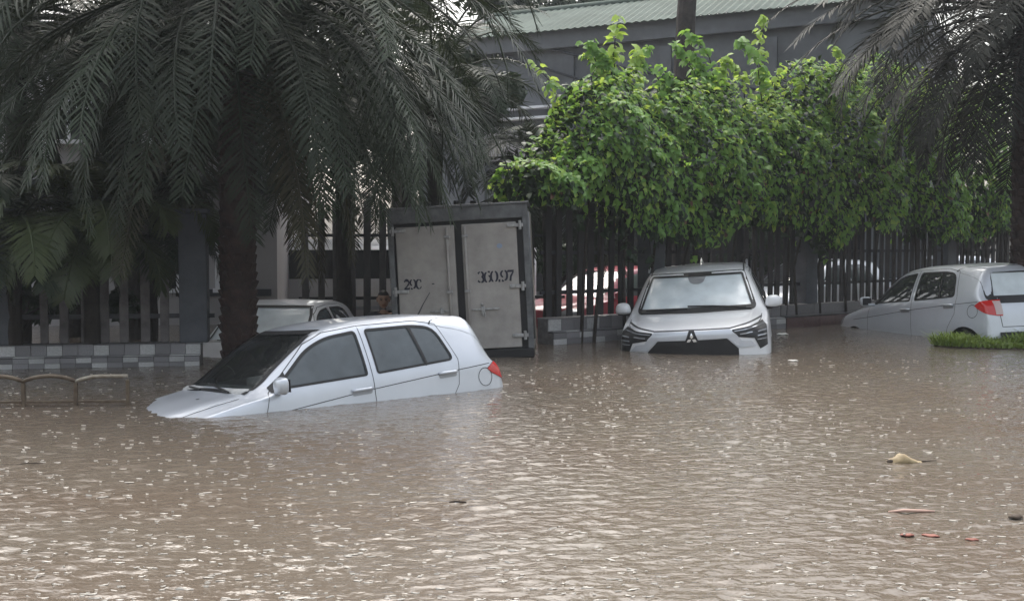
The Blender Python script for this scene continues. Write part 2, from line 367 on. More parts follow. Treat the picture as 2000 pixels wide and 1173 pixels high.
# ------------------------------------------------------------------ cars
def pip(p, poly):
    x, y = p; c = False; n = len(poly); j = n - 1
    for i in range(n):
        xi, yi = poly[i]; xj, yj = poly[j]
        if (yi > y) != (yj > y) and x < (xj - xi) * (y - yi) / (yj - yi) + xi: c = not c
        j = i
    return c
def roundpoly(pts, r=.04, n=4):
    out = []; N = len(pts)
    for i, p in enumerate(pts):
        rr = r
        if len(p) == 3: rr = p[2]
        P = Vector(p[:2]); A = Vector(pts[i - 1][:2]); B = Vector(pts[(i + 1) % N][:2])
        a = (A - P); b = (B - P); d = min(rr, a.length * .45, b.length * .45)
        if d < .004: out.append(tuple(P)); continue
        p0 = P + a.normalized() * d; p2 = P + b.normalized() * d
        for k in range(n + 1):
            t = k / n; out.append(tuple(p0 * (1 - t) ** 2 + P * 2 * t * (1 - t) + p2 * t * t))
    return out
class Body:
    """car shell lofted from cross sections along x (0 = nose, rearward +); y is the car's right"""
    def __init__(s, st, ns=84, z0=.2, crease=.02):
        st = np.array(st, float); X = st[:, 0]; x0, x1 = X[0], X[-1]
        xs = sorted(set(np.round(np.concatenate([np.linspace(x0, x1, ns), X, np.linspace(x0, x0 + .2, 8), np.linspace(x1 - .2, x1, 10)]), 4)))
        B = lambda i, x: interp(X, st[:, i], x)
        secs = []
        cnt = [3, 3, 3, 4, 6, 4, 3, 4, 4]
        for x in xs:
            T, W, H, R, k = (B(i, x) for i in range(1, 6))
            zf = lambda f: z0 + f * (H - z0)
            g = max(0., T - H); dr = min(.075, g * .5)
            yb = .962 * W; yr = min(R, yb)
            P = [(.93 * W, z0), (.985 * W, zf(.28)), (W, zf(.55)), (.992 * W - crease * .3, zf(.80)), (yb, H),
                 ((yb + yr) / 2 + .018 * min(1, g / .3), (H + T - dr) / 2), (yr, T - dr), (yr - .055 - .03, T - dr * .32), (.5 * yr, T - .006 - dr * .06), (0, T)]
            P = [Vector((a, b)) for a, b in P]; out = []
            for i in range(len(P) - 1):
                a, b, c, d = P[max(i - 1, 0)], P[i], P[i + 1], P[min(i + 2, len(P) - 1)]
                if i + 2 >= len(P): d = Vector((-P[i][0], P[i][1]))
                L1 = (c - b).length
                ta = (c - a) * (L1 / max(1e-6, (c - b).length + (b - a).length)); tb = (d - b) * (L1 / max(1e-6, (d - c).length + (c - b).length))
                for q in range(cnt[i]):
                    t = q / cnt[i]
                    out.append((2*t**3 - 3*t**2 + 1) * b + (t**3 - 2*t**2 + t) * ta + (-2*t**3 + 3*t**2) * c + (t**3 - t**2) * tb)
            out.append(P[-1]); secs.append((x, k, out))
        m = len(secs[0][2]); s.m = m; V = []; F = []
        sh = lambda x, k, y: x + k * (abs(y) / .85) ** 2.2
        for x, k, o in secs:
            V += [(sh(x, k, p.x), -p.x, p.y) for p in o] + [(sh(x, k, p.x), p.x, p.y) for p in o[-2::-1]]
        c = 2 * m - 1
        for i in range(len(secs) - 1):
            F += [(i * c + j, i * c + j + 1, (i + 1) * c + j + 1, (i + 1) * c + j) for j in range(c - 1)]
        for e in (0, len(secs) - 1):
            x, k, o = secs[e]; rows = []; nb = 14
            for j in range(m):
                row = []
                for q in range(nb + 1):
                    if q == 0: row.append(e * c + j)
                    elif q == nb: row.append(e * c + c - 1 - j)
                    else:
                        y = -o[j].x + 2 * o[j].x * q / nb; V.append((sh(x, k, y), y, o[j].y)); row.append(len(V) - 1)
                rows.append(row)
            for j in range(m - 2):
                for q in range(nb): F.append((rows[j][q], rows[j][q + 1], rows[j + 1][q + 1], rows[j + 1][q]))
        bm = bmesh.new(); vs_ = [bm.verts.new(v) for v in V]
        for f in F:
            try: bm.faces.new([vs_[i] for i in dict.fromkeys(f)])
            except Exception: pass
        bmesh.ops.remove_doubles(bm, verts=bm.verts[:], dist=.0006)
        loose = [v for v in bm.verts if not v.link_faces]; bmesh.ops.delete(bm, geom=loose, context='VERTS')
        bmesh.ops.recalc_face_normals(bm, faces=bm.faces[:])
        ctr = Vector(((x0 + x1) / 2, 0, .8)); f = max(bm.faces, key=lambda f: f.calc_center_median().z)
        f.normal_update()
        if f.normal.z < 0: bmesh.ops.reverse_faces(bm, faces=bm.faces[:])
        s.bm = bm; s.bvh = BVHTree.FromBMesh(bm.copy()); s.len = x1
    def cut(s, poly, axes, pre):
        """cut the shell along a polygon seen along the third axis; returns a new bmesh of the faces inside and removes them"""
        bm = s.bm; a, b = axes; xs = [p[0] for p in poly]; ys = [p[1] for p in poly]
        lo, hi = (min(xs) - .02, min(ys) - .02), (max(xs) + .02, max(ys) + .02)
        n = len(poly)
        for i in range(n):
            p, q = poly[i], poly[(i + 1) % n]
            if math.hypot(q[0] - p[0], q[1] - p[1]) < 1e-5: continue
            ex0, ex1 = min(p[0], q[0]) - .05, max(p[0], q[0]) + .05; ey0, ey1 = min(p[1], q[1]) - .05, max(p[1], q[1]) + .05
            no = Vector((0, 0, 0)); no[a] = q[1] - p[1]; no[b] = -(q[0] - p[0]); co = Vector((0, 0, 0)); co[a] = p[0]; co[b] = p[1]
            fs = [f for f in bm.faces if pre(f.calc_center_median()) and max(v.co[a] for v in f.verts) >= ex0 and min(v.co[a] for v in f.verts) <= ex1 and max(v.co[b] for v in f.verts) >= ey0 and min(v.co[b] for v in f.verts) <= ey1]
            if not fs: continue
            geom = list({e for f in fs for e in f.verts}) + list({e for f in fs for e in f.edges}) + fs
            bmesh.ops.bisect_plane(bm, geom=geom, plane_co=co, plane_no=no.normalized(), dist=1e-5)
        sel = [f for f in bm.faces if pre(f.calc_center_median()) and pip((f.calc_center_median()[a], f.calc_center_median()[b]), poly)]
        nb = bmesh.new(); mp = {}
        for f in sel:
            vv = []
            for v in f.verts:
                if v not in mp: mp[v] = nb.verts.new(v.co)
                vv.append(mp[v])
            try: nb.faces.new(vv)
            except Exception: pass
        bmesh.ops.delete(bm, geom=sel, context='FACES')
        nb.normal_update(); return nb
    def hit(s, p, axis, sign):
        o = Vector((0, 0, 0)); d = Vector((0, 0, 0)); others = [i for i in range(3) if i != axis]
        for i, v in zip(others, p): o[i] = v
        o[axis] = sign * 9; d[axis] = -sign
        loc, nor, _, _ = s.bvh.ray_cast(o, d); return loc, nor
    def ribbon(s, pts, w, axis, sign, off=.002, closed=False, step=.03):
        """thin strip laid along a polyline on the shell"""
        P = [Vector(p) for p in pts]
        if closed: P.append(P[0])
        Q = []
        for i in range(len(P) - 1):
            k = max(1, int((P[i + 1] - P[i]).length / step)); Q += [P[i].lerp(P[i + 1], j / k) for j in range(k)]
        Q.append(P[-1]); V = []; F = []
        for i, q in enumerate(Q):
            t = (Q[min(i + 1, len(Q) - 1)] - Q[max(i - 1, 0)])
            if closed and i in (0, len(Q) - 1): t = Q[1] - Q[-2]
            t = t.normalized(); nn = Vector((-t.y, t.x)) * w / 2
            row = []
            for sg in (-1, 1):
                l, no = s.hit(q + nn * sg, axis, sign)
                if l is None: break
                if no[axis] * sign < 0: no = -no
                row.append(l + no * off)
            if len(row) == 2:
                V += row
                if len(V) >= 4: b = len(V); F.append((b - 4, b - 3, b - 1, b - 2))
        return V, F
    def patch(s, poly, axis, sign, off=.004, step=.025, thick=.0):
        """raised panel of a given outline laid on the shell"""
        bm = bmesh.new(); vs_ = [bm.verts.new((p[0], p[1], 0)) for p in poly]; bm.faces.new(vs_)
        xs = [p[0] for p in poly]; ys = [p[1] for p in poly]
        for lo, hi, ax in ((min(xs), max(xs), 0), (min(ys), max(ys), 1)):
            k = int((hi - lo) / step)
            for i in range(1, k + 1):
                co = Vector((0, 0, 0)); co[ax] = lo + (hi - lo) * i / (k + 1); no = Vector((0, 0, 0)); no[ax] = 1
                bmesh.ops.bisect_plane(bm, geom=bm.verts[:] + bm.edges[:] + bm.faces[:], plane_co=co, plane_no=no, dist=1e-5)
        bm.verts.index_update(); V = []; ok = True
        last = None
        for v in bm.verts:
            l, no = s.hit((v.co.x, v.co.y), axis, sign)
            if l is None: l, no = (last or Vector((0, 0, 0))), Vector((0, 0, 0))
            if no[axis] * sign < 0: no = -no
            last = l; V.append(l + no * off)
        F = [[v.index for v in f.verts] for f in bm.faces]; bm.free(); return V, F
def bm_obj(bm, name, m, parent, off=0., smooth=True):
    if off:
        bm.normal_update()
        for v in bm.verts: v.co += v.normal * off
    me = bpy.data.meshes.new(name); bm.to_mesh(me); bm.free(); me.materials.append(M[m] if isinstance(m, str) else m)
    if smooth: me.polygons.foreach_set('use_smooth', [True] * len(me.polygons))
    return ob(name, me, parent)
WHEEL = {}
def wheel(parent, x, y, r=.29, w=.18):
    if r not in WHEEL:
        prof = [(r * .62, -w / 2), (r * .9, -w / 2), (r, -w * .32), (r, w * .32), (r * .9, w / 2), (r * .62, w / 2)]
        n = 24; V = []; F = []
        for k in range(n):
            a = 2 * math.pi * k / n; V += [(p[0] * math.cos(a), p[1], p[0] * math.sin(a)) for p in prof]
        c = len(prof)
        for k in range(n):
            for j in range(c): F.append((k * c + j, k * c + (j + 1) % c, ((k + 1) % n) * c + (j + 1) % c, ((k + 1) % n) * c + j))
        tyre = mesh('tyre', V, F, 'rubber', True)
        rm = MB()
        rm.tube([(0, -w * .42, 0), (0, w * .42, 0)], r * .62, 20)
        for k in range(5):
            a = 2 * math.pi * k / 5; rm.box((math.cos(a) * r * .32, -w * .44, math.sin(a) * r * .32), (r * .55, .02, r * .14), ry=-a)
            rm.box((math.cos(a) * r * .32, w * .44, math.sin(a) * r * .32), (r * .55, .02, r * .14), ry=-a)
        WHEEL[r] = (tyre, rm.me('rim', 'rim'))
    o = ob('wheel', WHEEL[r][0], parent, (x, y, r)); ob('rim', WHEEL[r][1], o)
def strip_part(b, name, pts, w, m, parent, sides=(-1, 1), axis=1, closed=False, off=.002):
    mb = MB()
    for sg in sides:
        V, F = b.ribbon(pts, w, axis, sg, off, closed); mb.add(V, F)
    return mb.build(name, m, parent, True)
def seats(t, x0, x1, zf, wy=.36, pale=False):
    m = 'interior_pale' if pale else 'interior'
    for x in (x0, x1):
        for y in (-wy, wy):
            s_ = MB(); s_.box((x, y, zf), (.5, .48, .16), bev=.05); s_.box((x + .28, y, zf + .32), (.14, .46, .62), bev=.06, ry=rad(14)); s_.box((x + .375, y, zf + .70), (.09, .24, .17), bev=.04, ry=rad(10))
            s_.build('car_seat', m, t, True)

def make_hatch(label, paint='paint_silver'):
    """five-door hatchback 3.8 m long"""
    t = thing('hatchback_car', label, 'car')
    g = bpy.data.objects.new('x', None)
    #      x     T     W     H     R    k
    st = [(0.00, .50, .66, .42, .52, .26), (.04, .62, .72, .54, .56, .26), (.12, .77, .775, .685, .58, .25), (.28, .85, .81, .77, .62, .22), (.60, .915, .828, .84, .67, .16),
          (.92, .962, .832, .892, .71, .11), (1.00, .985, .832, .90, .715, .10), (1.30, 1.185, .832, .93, .665, .07), (1.55, 1.345, .832, .945, .625, .05), (1.72, 1.425, .832, .955, .605, .04), (1.90, 1.462, .832, .962, .60, .02),
          (2.3, 1.49, .832, .975, .60, 0), (2.8, 1.482, .830, .985, .592, -.01), (3.2, 1.452, .82, .99, .575, -.03), (3.38, 1.428, .808, .985, .56, -.05), (3.45, 1.375, .80, .975, .56, -.06),
          (3.60, 1.085, .785, .94, .60, -.10), (3.66, .985, .778, .90, .635, -.12), (3.70, .93, .77, .85, .65, -.14), (3.745, .80, .76, .72, .65, -.16), (3.765, .62, .745, .54, .63, -.17), (3.78, .48, .72, .40, .6, -.17)]
    b = Body(st)
    both = lambda sg: (lambda c: c.y * sg > 0)
    L = lambda sg: (lambda c, sg=sg: c.y * sg > .3)
    # seams and seals first (they ride on the whole shell)
    fw = roundpoly([(1.255, .972, .02), (1.60, 1.262, .10), (1.80, 1.345, .10), (2.10, 1.375, .03), (2.105, .995, .02)], .03)
    rw = roundpoly([(2.215, .998, .02), (2.205, 1.378, .03), (2.72, 1.375, .12), (2.93, 1.335, .10), (3.035, 1.035, .05)], .04)
    fd = [(1.13, .30), (1.13, .80), (1.175, .945), (1.60, 1.31), (1.80, 1.392), (2.145, 1.422), (2.155, .95), (2.165, .30)]
    rd = [(2.165, .30), (2.155, .95), (2.145, 1.422), (2.74, 1.418), (2.97, 1.37), (3.09, 1.03), (3.06, .80), (2.93, .62), (2.86, .45), (2.84, .30)]
    arch = lambda xc: [(xc + .345 * math.cos(a), .29 + .345 * math.sin(a)) for a in np.linspace(0, 2 * math.pi, 30, endpoint=False)]
    seam = MB()
    for sg in (-1, 1):
        for pl in (fd, rd):
            V, F = b.ribbon(pl, .006, 1, sg, .0015); seam.add(V, F)
    crease = [(.75, .735), (1.13, .765), (2.1, .862), (3.05, .93), (3.46, .952)]
    for sg in (-1, 1):
        V, F = b.ribbon(crease, .007, 1, sg, .0015); seam.add(V, F)  # dark line puts the shade of the body crease into colour
    hoodline = [(.42, -.63), (.95, -.69)]
    for sg in (-1, 1):
        V, F = b.ribbon([(x, y * -sg) for x, y in hoodline], .008, 2, 1, .0015); seam.add(V, F)
    V, F = b.ribbon([(-.62, .955), (-.60, .80), (-.58, .62), (.58, .62), (.60, .80), (.62, .955)], .009, 0, 1, .0015); seam.add(V, F)
    seam.build('panel_line', 'seam', t, True)
    cap = [(3.385 + .085 * math.cos(a), .83 + .085 * math.sin(a)) for a in np.linspace(0, 6.283, 22, endpoint=False)]
    strip_part(b, 'fuel_flap', cap, .007, 'seam', t, (-1,), closed=True)
    for xc in (.79, 3.24):
        for sg in (-1, 1):
            pts = [(xc + .365 * math.cos(a), .29 + .365 * math.sin(a)) for a in np.linspace(rad(-5), rad(185), 30)]
            V, F = b.ribbon(pts, .045, 1, sg, .014); MB().add(V, F).build('arch_lip', paint, t, True)
    sealw = []
    for sg in (-1, 1):
        for pl in (fw, rw):
            V, F = b.ribbon(pl, .020, 1, sg, .003, True); sealw.append((sg, V, F))
    # cut the panes
    sub = {}
    wsp = roundpoly([(0, 1.0), (-.35, .992), (-.645, .962), (-.575, 1.30), (-.525, 1.405), (.525, 1.405), (.575, 1.30), (.645, .962), (.35, .992)], .02)
    V, F = b.ribbon([(-.645, .975), (-.575, 1.30), (-.525, 1.405), (.525, 1.405), (.575, 1.30), (.645, .975)], .03, 0, -1, .003); MB().add(V, F).build('windscreen_seal', 'rubber', t, True)
    ws = b.cut(wsp, (1, 2), lambda c: c.x < 1.95)
    wso = bm_obj(ws, 'windscreen', 'glass_front', t, -.006)
    rwp = roundpoly([(-.60, 1.0), (-.53, 1.345), (.53, 1.345), (.60, 1.0)], .09)
    V, F = b.ribbon(roundpoly([(-.645, .975), (-.565, 1.375), (.565, 1.375), (.645, .975)], .05), .10, 0, 1, .0025, True)
    rs = MB().add(V, F)
    rw_ = b.cut(rwp, (1, 2), lambda c: c.x > 3.2)
    rwo = bm_obj(rw_, 'rear_window', 'glass_fog', t, -.006); rs.build('window_surround', 'plastic', rwo, True)
    for sg in (-1, 1):
        g1 = b.cut(fw, (0, 2), L(sg)); g2 = b.cut(rw, (0, 2), L(sg))
        d1 = b.cut(fd, (0, 2), lambda c, sg=sg: c.y * sg > .42); d2 = b.cut(rd, (0, 2), lambda c, sg=sg: c.y * sg > .42)
        D1 = bm_obj(d1, 'front_door', paint, t); D2 = bm_obj(d2, 'rear_door', paint, t)
        G1 = bm_obj(g1, 'side_window', 'glass_side', D1, -.006); G2 = bm_obj(g2, 'side_window', 'glass_side', D2, -.006)
        k = 0
        for s2, V, F in sealw:
            if s2 == sg:
                MB().add(V, F).build('window_seal', 'rubber', (D1, D2)[k], True); k += 1
        V, F = b.ribbon([(2.735, 1.01), (2.66, 1.375)], .03, 1, sg, .004); MB().add(V, F).build('quarter_bar', 'rubber', D2, True)
        # black mirror triangle and mirror
        V, F = b.patch([(1.20, .945), (1.19, .985), (1.36, 1.10), (1.36, .955)], 1, sg, .006); MB().add(V, F).build('mirror_base', 'plastic', D1, True)
        mi = MB(); cy = sg * .915
        bmn = bmesh.new(); bmesh.ops.create_uvsphere(bmn, u_segments=16, v_segments=10, radius=1)
        for v in bmn.verts: v.co = Vector((v.co.x * .065 if v.co.x < 0 else v.co.x * .03, math.copysign(abs(v.co.y) ** .6, v.co.y) * (.090 + .012 * v.co.z), math.copysign(abs(v.co.z) ** .6, v.co.z) * .072)) + Vector((1.235, cy, 1.005))
        bmn.verts.index_update(); mi.add([v.co[:] for v in bmn.verts], [[v.index for v in f.verts] for f in bmn.faces]); bmn.free()
        mi.box((1.25, sg * .84, .955), (.07, .12, .04), bev=.01)
        mo = mi.build('wing_mirror', paint, t, True)
        MB().box((1.268, cy, 1.005), (.006, .15, .105), bev=.002).build('mirror_glass', 'plastic', mo)
        for dd, hx, hz in ((D1, 2.03, .872), (D2, 2.945, .918)):
            l, no = b.hit((hx, hz), 1, sg)
            hm = MB(); hm.tube([(hx - .10, l.y + sg * .006, hz), (hx - .07, l.y + sg * .028, hz + .004), (hx + .07, l.y + sg * .028, hz + .006), (hx + .10, l.y + sg * .006, hz + .004)], .014, 8)
            hb = hm.build('door_handle', paint, dd, True)
            V, F = b.patch(roundpoly([(hx - .10, hz - .045), (hx - .1, hz + .0), (hx + .10, hz + .004), (hx + .1, hz - .041)], .03), 1, sg, .002); MB().add(V, F).build('handle_cup', 'greyplastic', dd, True)
        # lamps
        tl = b.cut([(3.42, .905), (3.50, .955), (3.62, .975), (3.90, .965), (3.90, .745), (3.66, .765), (3.47, .86)], (0, 2), lambda c, sg=sg: c.y * sg > .545)
        tp = bm_obj(tl, 'tail_lamp', 'tail', t, .007)
        V, F = b.patch([(sg * .56, .78), (sg * .56, .955), (sg * .645, .955), (sg * .645, .78)], 0, 1, .010); MB().add(V, F).build('reversing_lens', 'tailclear', tp, True)
        hl = b.cut([(.0, .57), (.10, .70), (.34, .80), (.50, .80), (.42, .68), (.22, .58)], (0, 2), lambda c, sg=sg: c.y * sg > .36)
        bm_obj(hl, 'headlamp', 'lamp', t, .004)
    for xc in (.79, 3.24):
        for sg in (-1, 1):
            a_ = b.cut(arch(xc), (0, 2), lambda c, sg=sg: c.y * sg > .5); a_.free()
            wheel(t, xc, sg * .70)
    bm_obj(b.bm, 'body', paint, t)
    # plate, bumper insert, wipers, aerial, spoiler, underbody, cabin
    V, F = b.patch([(-.26, .70), (-.26, .82), (.26, .82), (.26, .70)], 0, 1, .012); MB().add(V, F).build('number_plate', 'white_trim', t)
    V, F = b.patch([(-.62, .40), (-.62, .55), (.62, .55), (.62, .40)], 0, 1, .012); MB().add(V, F).build('bumper_insert', 'plastic', t, True)
    V, F = b.patch([(-.5, .46), (-.45, .58), (.45, .58), (.5, .46)], 0, -1, .008); MB().add(V, F).build('grille', 'plastic', t, True)
    wp = MB(); wp.tube([(.965, -.45, .972), (1.03, .0, 1.012), (1.045, .12, 1.02)], .010, 6); wp.tube([(.955, .12, .98), (1.01, .5, .985)], .010, 6);
    wp.build('wiper', 'plastic', t)
    V, F = b.ribbon([(.975 + .10 * (abs(y) / .85) ** 2.2, y) for y in np.linspace(-.66, .66, 23)], .05, 2, 1, .004); MB().add(V, F).build('cowl', 'plastic', t, True)
    V, F = b.patch([(.75, -.30), (.75, -.27), (.78, -.27), (.78, -.30)], 2, 1, .006); MB().add(V, F).build('washer_nozzle', 'plastic', t)
    MB().tube([(3.2, 0, 1.452), (3.27, 0, 1.55), (3.36, 0, 1.66)], [.009, .006, .004], 6).build('aerial', 'plastic', t)
    V, F = b.ribbon([(-.52, 1.425), (0, 1.431), (.52, 1.425)], .02, 0, 1, .004)
    MB().box((1.9, 0, .24), (3.2, 1.35, .1)).build('underbody', 'plastic', t)
    d_ = MB(); d_.box((1.12, 0, .925), (.30, 1.26, .13), bev=.05); d_.box((1.32, -.36, 1.0), (.16, .36, .12), bev=.04); d_.box((1.26, 0, .70), (.3, 1.2, .3), bev=.05)
    d_.build('dashboard', 'interior_pale', t, True)
    rngp = [(1.48 + .06 * math.sin(a) * .4, -.36 + .18 * math.cos(a), .98 + .18 * math.sin(a)) for a in np.linspace(0, 6.283, 20)]
    sw_ = MB(); sw_.tube(rngp, .015, 6); sw_.tube([(1.48, -.36, .98), (1.25, -.36, .92)], .03, 8); sw_.build('steering_wheel', 'interior', t, True)
    seats(t, 1.75, 2.65, .52)
    return t

def make_suv(label):
    t = thing('suv_car', label, 'car')
    paint = 'paint_white'
    #      x     T     W     H     R    k
    st = [(0.00, .905, .815, .80, .66, .30), (.02, .935, .835, .84, .67, .30), (.08, .965, .86, .875, .69, .29), (.25, 1.00, .885, .915, .71, .25), (.60, 1.045, .90, .955, .735, .17), (1.05, 1.085, .905, .995, .76, .11), (1.15, 1.10, .905, 1.005, .765, .10),
          (1.24, 1.13, .905, 1.015, .765, .095), (1.55, 1.325, .905, 1.035, .725, .07), (1.85, 1.495, .905, 1.05, .685, .05), (2.02, 1.575, .905, 1.06, .66, .04), (2.2, 1.615, .905, 1.065, .655, .02), (2.6, 1.65, .905, 1.08, .65, 0), (3.2, 1.648, .90, 1.10, .645, 0), (3.7, 1.60, .89, 1.12, .63, -.03),
          (3.92, 1.535, .88, 1.12, .62, -.05), (4.14, 1.21, .87, 1.07, .70, -.08), (4.22, 1.10, .87, 1.02, .74, -.1), (4.30, .95, .86, .86, .75, -.12), (4.34, .7, .84, .6, .75, -.14), (4.36, .5, .8, .42, .7, -.14)]
    b = Body(st, z0=.25)
    both = (-1, 1)
    fw = roundpoly([(1.62, 1.09, .02), (1.95, 1.33, .10), (2.18, 1.47, .10), (2.50, 1.50, .03), (2.52, 1.11, .02)], .03)
    rw = roundpoly([(2.60, 1.115, .02), (2.58, 1.50, .03), (3.2, 1.50, .10), (3.45, 1.44, .10), (3.5, 1.19, .05), (3.35, 1.14, .04)], .04)
    fd = [(1.42, .35), (1.42, .9), (1.50, 1.06), (1.95, 1.40), (2.2, 1.53), (2.55, 1.55), (2.56, 1.0), (2.57, .35)]
    rd = [(2.57, .35), (2.56, 1.0), (2.55, 1.55), (3.25, 1.545), (3.55, 1.46), (3.58, 1.15), (3.5, .85), (3.3, .55), (3.28, .35)]
    seam = MB()
    for sg in both:
        for pl in (fd, rd): V, F = b.ribbon(pl, .010, 1, sg, .0015); seam.add(V, F)
        V, F = b.ribbon([(1.12, sg * .80), (.75, sg * .785), (.42, sg * .74)], .009, 2, 1, .002); seam.add(V, F)
    V, F = b.ribbon([(-.44, .945), (0, .950), (.44, .945)], .014, 0, -1, .002); seam.add(V, F)
    for sg in both:
        V, F = b.ribbon([(sg * .43, .945), (sg * .80, 1.005)], .014, 0, -1, .002); seam.add(V, F)
        V, F = b.ribbon([(2.05, sg * .60), (3.4, sg * .585)], .02, 2, 1, .002); seam.add(V, F)
    seam.build('panel_line', 'seam', t, True)
    seals = []
    for sg in both:
        for pl in (fw, rw): V, F = b.ribbon(pl, .028, 1, sg, .003, True); seals.append((sg, V, F))
    wsp = roundpoly([(-.715, 1.105), (-.62, 1.43), (-.585, 1.545), (.585, 1.545), (.62, 1.43), (.715, 1.105)], .03)
    V, F = b.ribbon(wsp, .055, 0, -1, .003, True); MB().add(V, F).build('windscreen_seal', 'plastic', t, True)
    ws = b.cut(wsp, (1, 2), lambda c: c.x < 2.3); wso = bm_obj(ws, 'windscreen', 'glass_fog', t, -.006)
    cb = MB(); V, F = b.patch(roundpoly([(-.12, 1.53), (-.09, 1.45), (-.04, 1.425), (.04, 1.425), (.09, 1.45), (.12, 1.53)], .02), 0, -1, -.002); cb.add(V, F); cb.build('camera_shroud', 'greyplastic', wso, True)
    rwn = b.cut(roundpoly([(-.6, 1.2), (-.55, 1.48), (.55, 1.48), (.6, 1.2)], .08), (1, 2), lambda c: c.x > 3.7); bm_obj(rwn, 'rear_window', 'glass_side', t, -.006)
    # front end trim
    V, F = b.patch([(-.50, .865), (-.43, .93), (.43, .93), (.50, .865), (.62, .70), (.52, .70), (.40, .83), (-.40, .83), (-.52, .70), (-.62, .70)], 0, -1, .010); MB().add(V, F).build('front_shield_trim', 'paint_silver', t, True)
    V, F = b.patch([(-.395, .825), (.395, .825), (.52, .69), (.52, .45), (-.52, .45), (-.52, .69)], 0, -1, .006); gr = MB().add(V, F).build('grille', 'rubber', t, True)
    gl = MB()
    for z in (.80, .76, .72, .68, .64, .58):
        wz = .36 + (.83 - z) * .8; V, F = b.ribbon([(-wz, z), (0, z), (wz, z)], .008, 0, -1, .014); gl.add(V, F)
    gl.build('grille_bar', 'rubber', gr, True)
    # emblem of three diamonds
    em = MB()
    for a in (90, 210, 330):
        u = Vector((math.cos(rad(a)), math.sin(rad(a)))); w = Vector((-u.y, u.x)); c0 = Vector((0, .842)); s_ = .062
        pts = [c0 + u * .004, c0 + u * s_ * .55 + w * s_ * .33, c0 + u * s_ * 1.1, c0 + u * s_ * .55 - w * s_ * .33]
        V, F = b.patch([tuple(p) for p in pts], 0, -1, .022); em.add(V, F)
    em.build('emblem', 'chrome', t)
    V, F = b.patch([(-.085, .79), (-.03, .935), (.03, .935), (.085, .79)], 0, -1, .015); MB().add(V, F).build('emblem_plinth', 'plastic', t, True)
    for sg in both:
        P = lambda pts: [(sg * y, z) for y, z in pts]
        V, F = b.patch(P([(.44, .885), (.46, .925), (.66, .945), (.80, .975), (.845, .93), (.845, .70), (.76, .66), (.70, .80), (.50, .835)]), 0, -1, .006); hl = MB().add(V, F).build('headlamp', 'plastic', t, True)
        dr = MB()
        for pts, w in (([(.48, .902), (.66, .918), (.82, .945)], .014), ([(.74, .87), (.835, .885)], .016), ([(.735, .825), (.835, .835)], .016), ([(.73, .78), (.835, .785)], .016), ([(.54, .865), (.68, .875)], .02)):
            V, F = b.ribbon(P(pts), w * .7, 0, -1, .012); dr.add(V, F)
        dr.build('lamp_bar', 'lamp', hl, True)
        V, F = b.patch(P([(.53, .70), (.545, .79), (.66, .775), (.72, .70)]), 0, -1, .014); MB().add(V, F).build('fog_panel', 'paint_silver', t, True)
        g1 = b.cut(fw, (0, 2), lambda c, sg=sg: c.y * sg > .3); g2 = b.cut(rw, (0, 2), lambda c, sg=sg: c.y * sg > .3)
        d1 = b.cut(fd, (0, 2), lambda c, sg=sg: c.y * sg > .45); d2 = b.cut(rd, (0, 2), lambda c, sg=sg: c.y * sg > .45)
        D1 = bm_obj(d1, 'front_door', paint, t); D2 = bm_obj(d2, 'rear_door', paint, t)
        bm_obj(g1, 'side_window', 'glass_side', D1, -.006); bm_obj(g2, 'side_window', 'glass_side', D2, -.006)
        k = 0
        for s2, V, F in seals:
            if s2 == sg: MB().add(V, F).build('window_seal', 'rubber', (D1, D2)[k], True); k += 1
        cy = sg * 1.0; mi = MB(); cy = sg * .948; bmn = bmesh.new(); bmesh.ops.create_uvsphere(bmn, u_segments=16, v_segments=10, radius=1)
        for v in bmn.verts: v.co = Vector((v.co.x * .09 if v.co.x < 0 else v.co.x * .04, math.copysign(abs(v.co.y) ** .7, v.co.y) * (.098 - .018 * v.co.z), math.copysign(abs(v.co.z) ** .7, v.co.z) * .082)) + Vector((1.56, cy, 1.145))
        bmn.verts.index_update(); mi.add([v.co[:] for v in bmn.verts], [[v.index for v in f.verts] for f in bmn.faces]); bmn.free()
        mo = mi.build('wing_mirror', paint, t, True)
        mb2 = MB(); mb2.box((1.60, sg * .895, 1.06), (.09, .16, .05), bev=.015, rx=sg * .25); mb2.box((1.59, cy, 1.075), (.13, .14, .035), bev=.012); mb2.build('mirror_foot', 'plastic', mo)
        for dd, hx, hz in ((D1, 2.42, 1.0), (D2, 3.38, 1.04)):
            l, no = b.hit((hx, hz), 1, sg); hm = MB(); hm.tube([(hx - .11, l.y + sg * .006, hz), (hx - .08, l.y + sg * .03, hz), (hx + .08, l.y + sg * .03, hz), (hx + .11, l.y + sg * .006, hz)], .015, 8); hm.build('door_handle', paint, dd, True)
        tl = b.cut([(3.95, 1.0), (4.05, 1.12), (4.5, 1.12), (4.5, .92), (4.1, .92)], (0, 2), lambda c, sg=sg: c.y * sg > .5); bm_obj(tl, 'tail_lamp', 'tail', t, .005)
        MB().tube([(2.15, sg * .64, 1.60), (2.3, sg * .64, 1.645), (3.4, sg * .63, 1.65), (3.6, sg * .62, 1.62)], .016, 6).build('roof_rail', 'greyplastic', t, True)
    for xc in (.86, 3.51):
        for sg in both:
            a_ = b.cut([(xc + .40 * math.cos(a), .34 + .40 * math.sin(a)) for a in np.linspace(0, 2 * math.pi, 30, endpoint=False)], (0, 2), lambda c, sg=sg: c.y * sg > .5); a_.free()
            wheel(t, xc, sg * .78, .34, .21)
    bm_obj(b.bm, 'body', paint, t)
    MB().box((2.2, 0, .3), (3.8, 1.5, .1)).build('underbody', 'plastic', t)
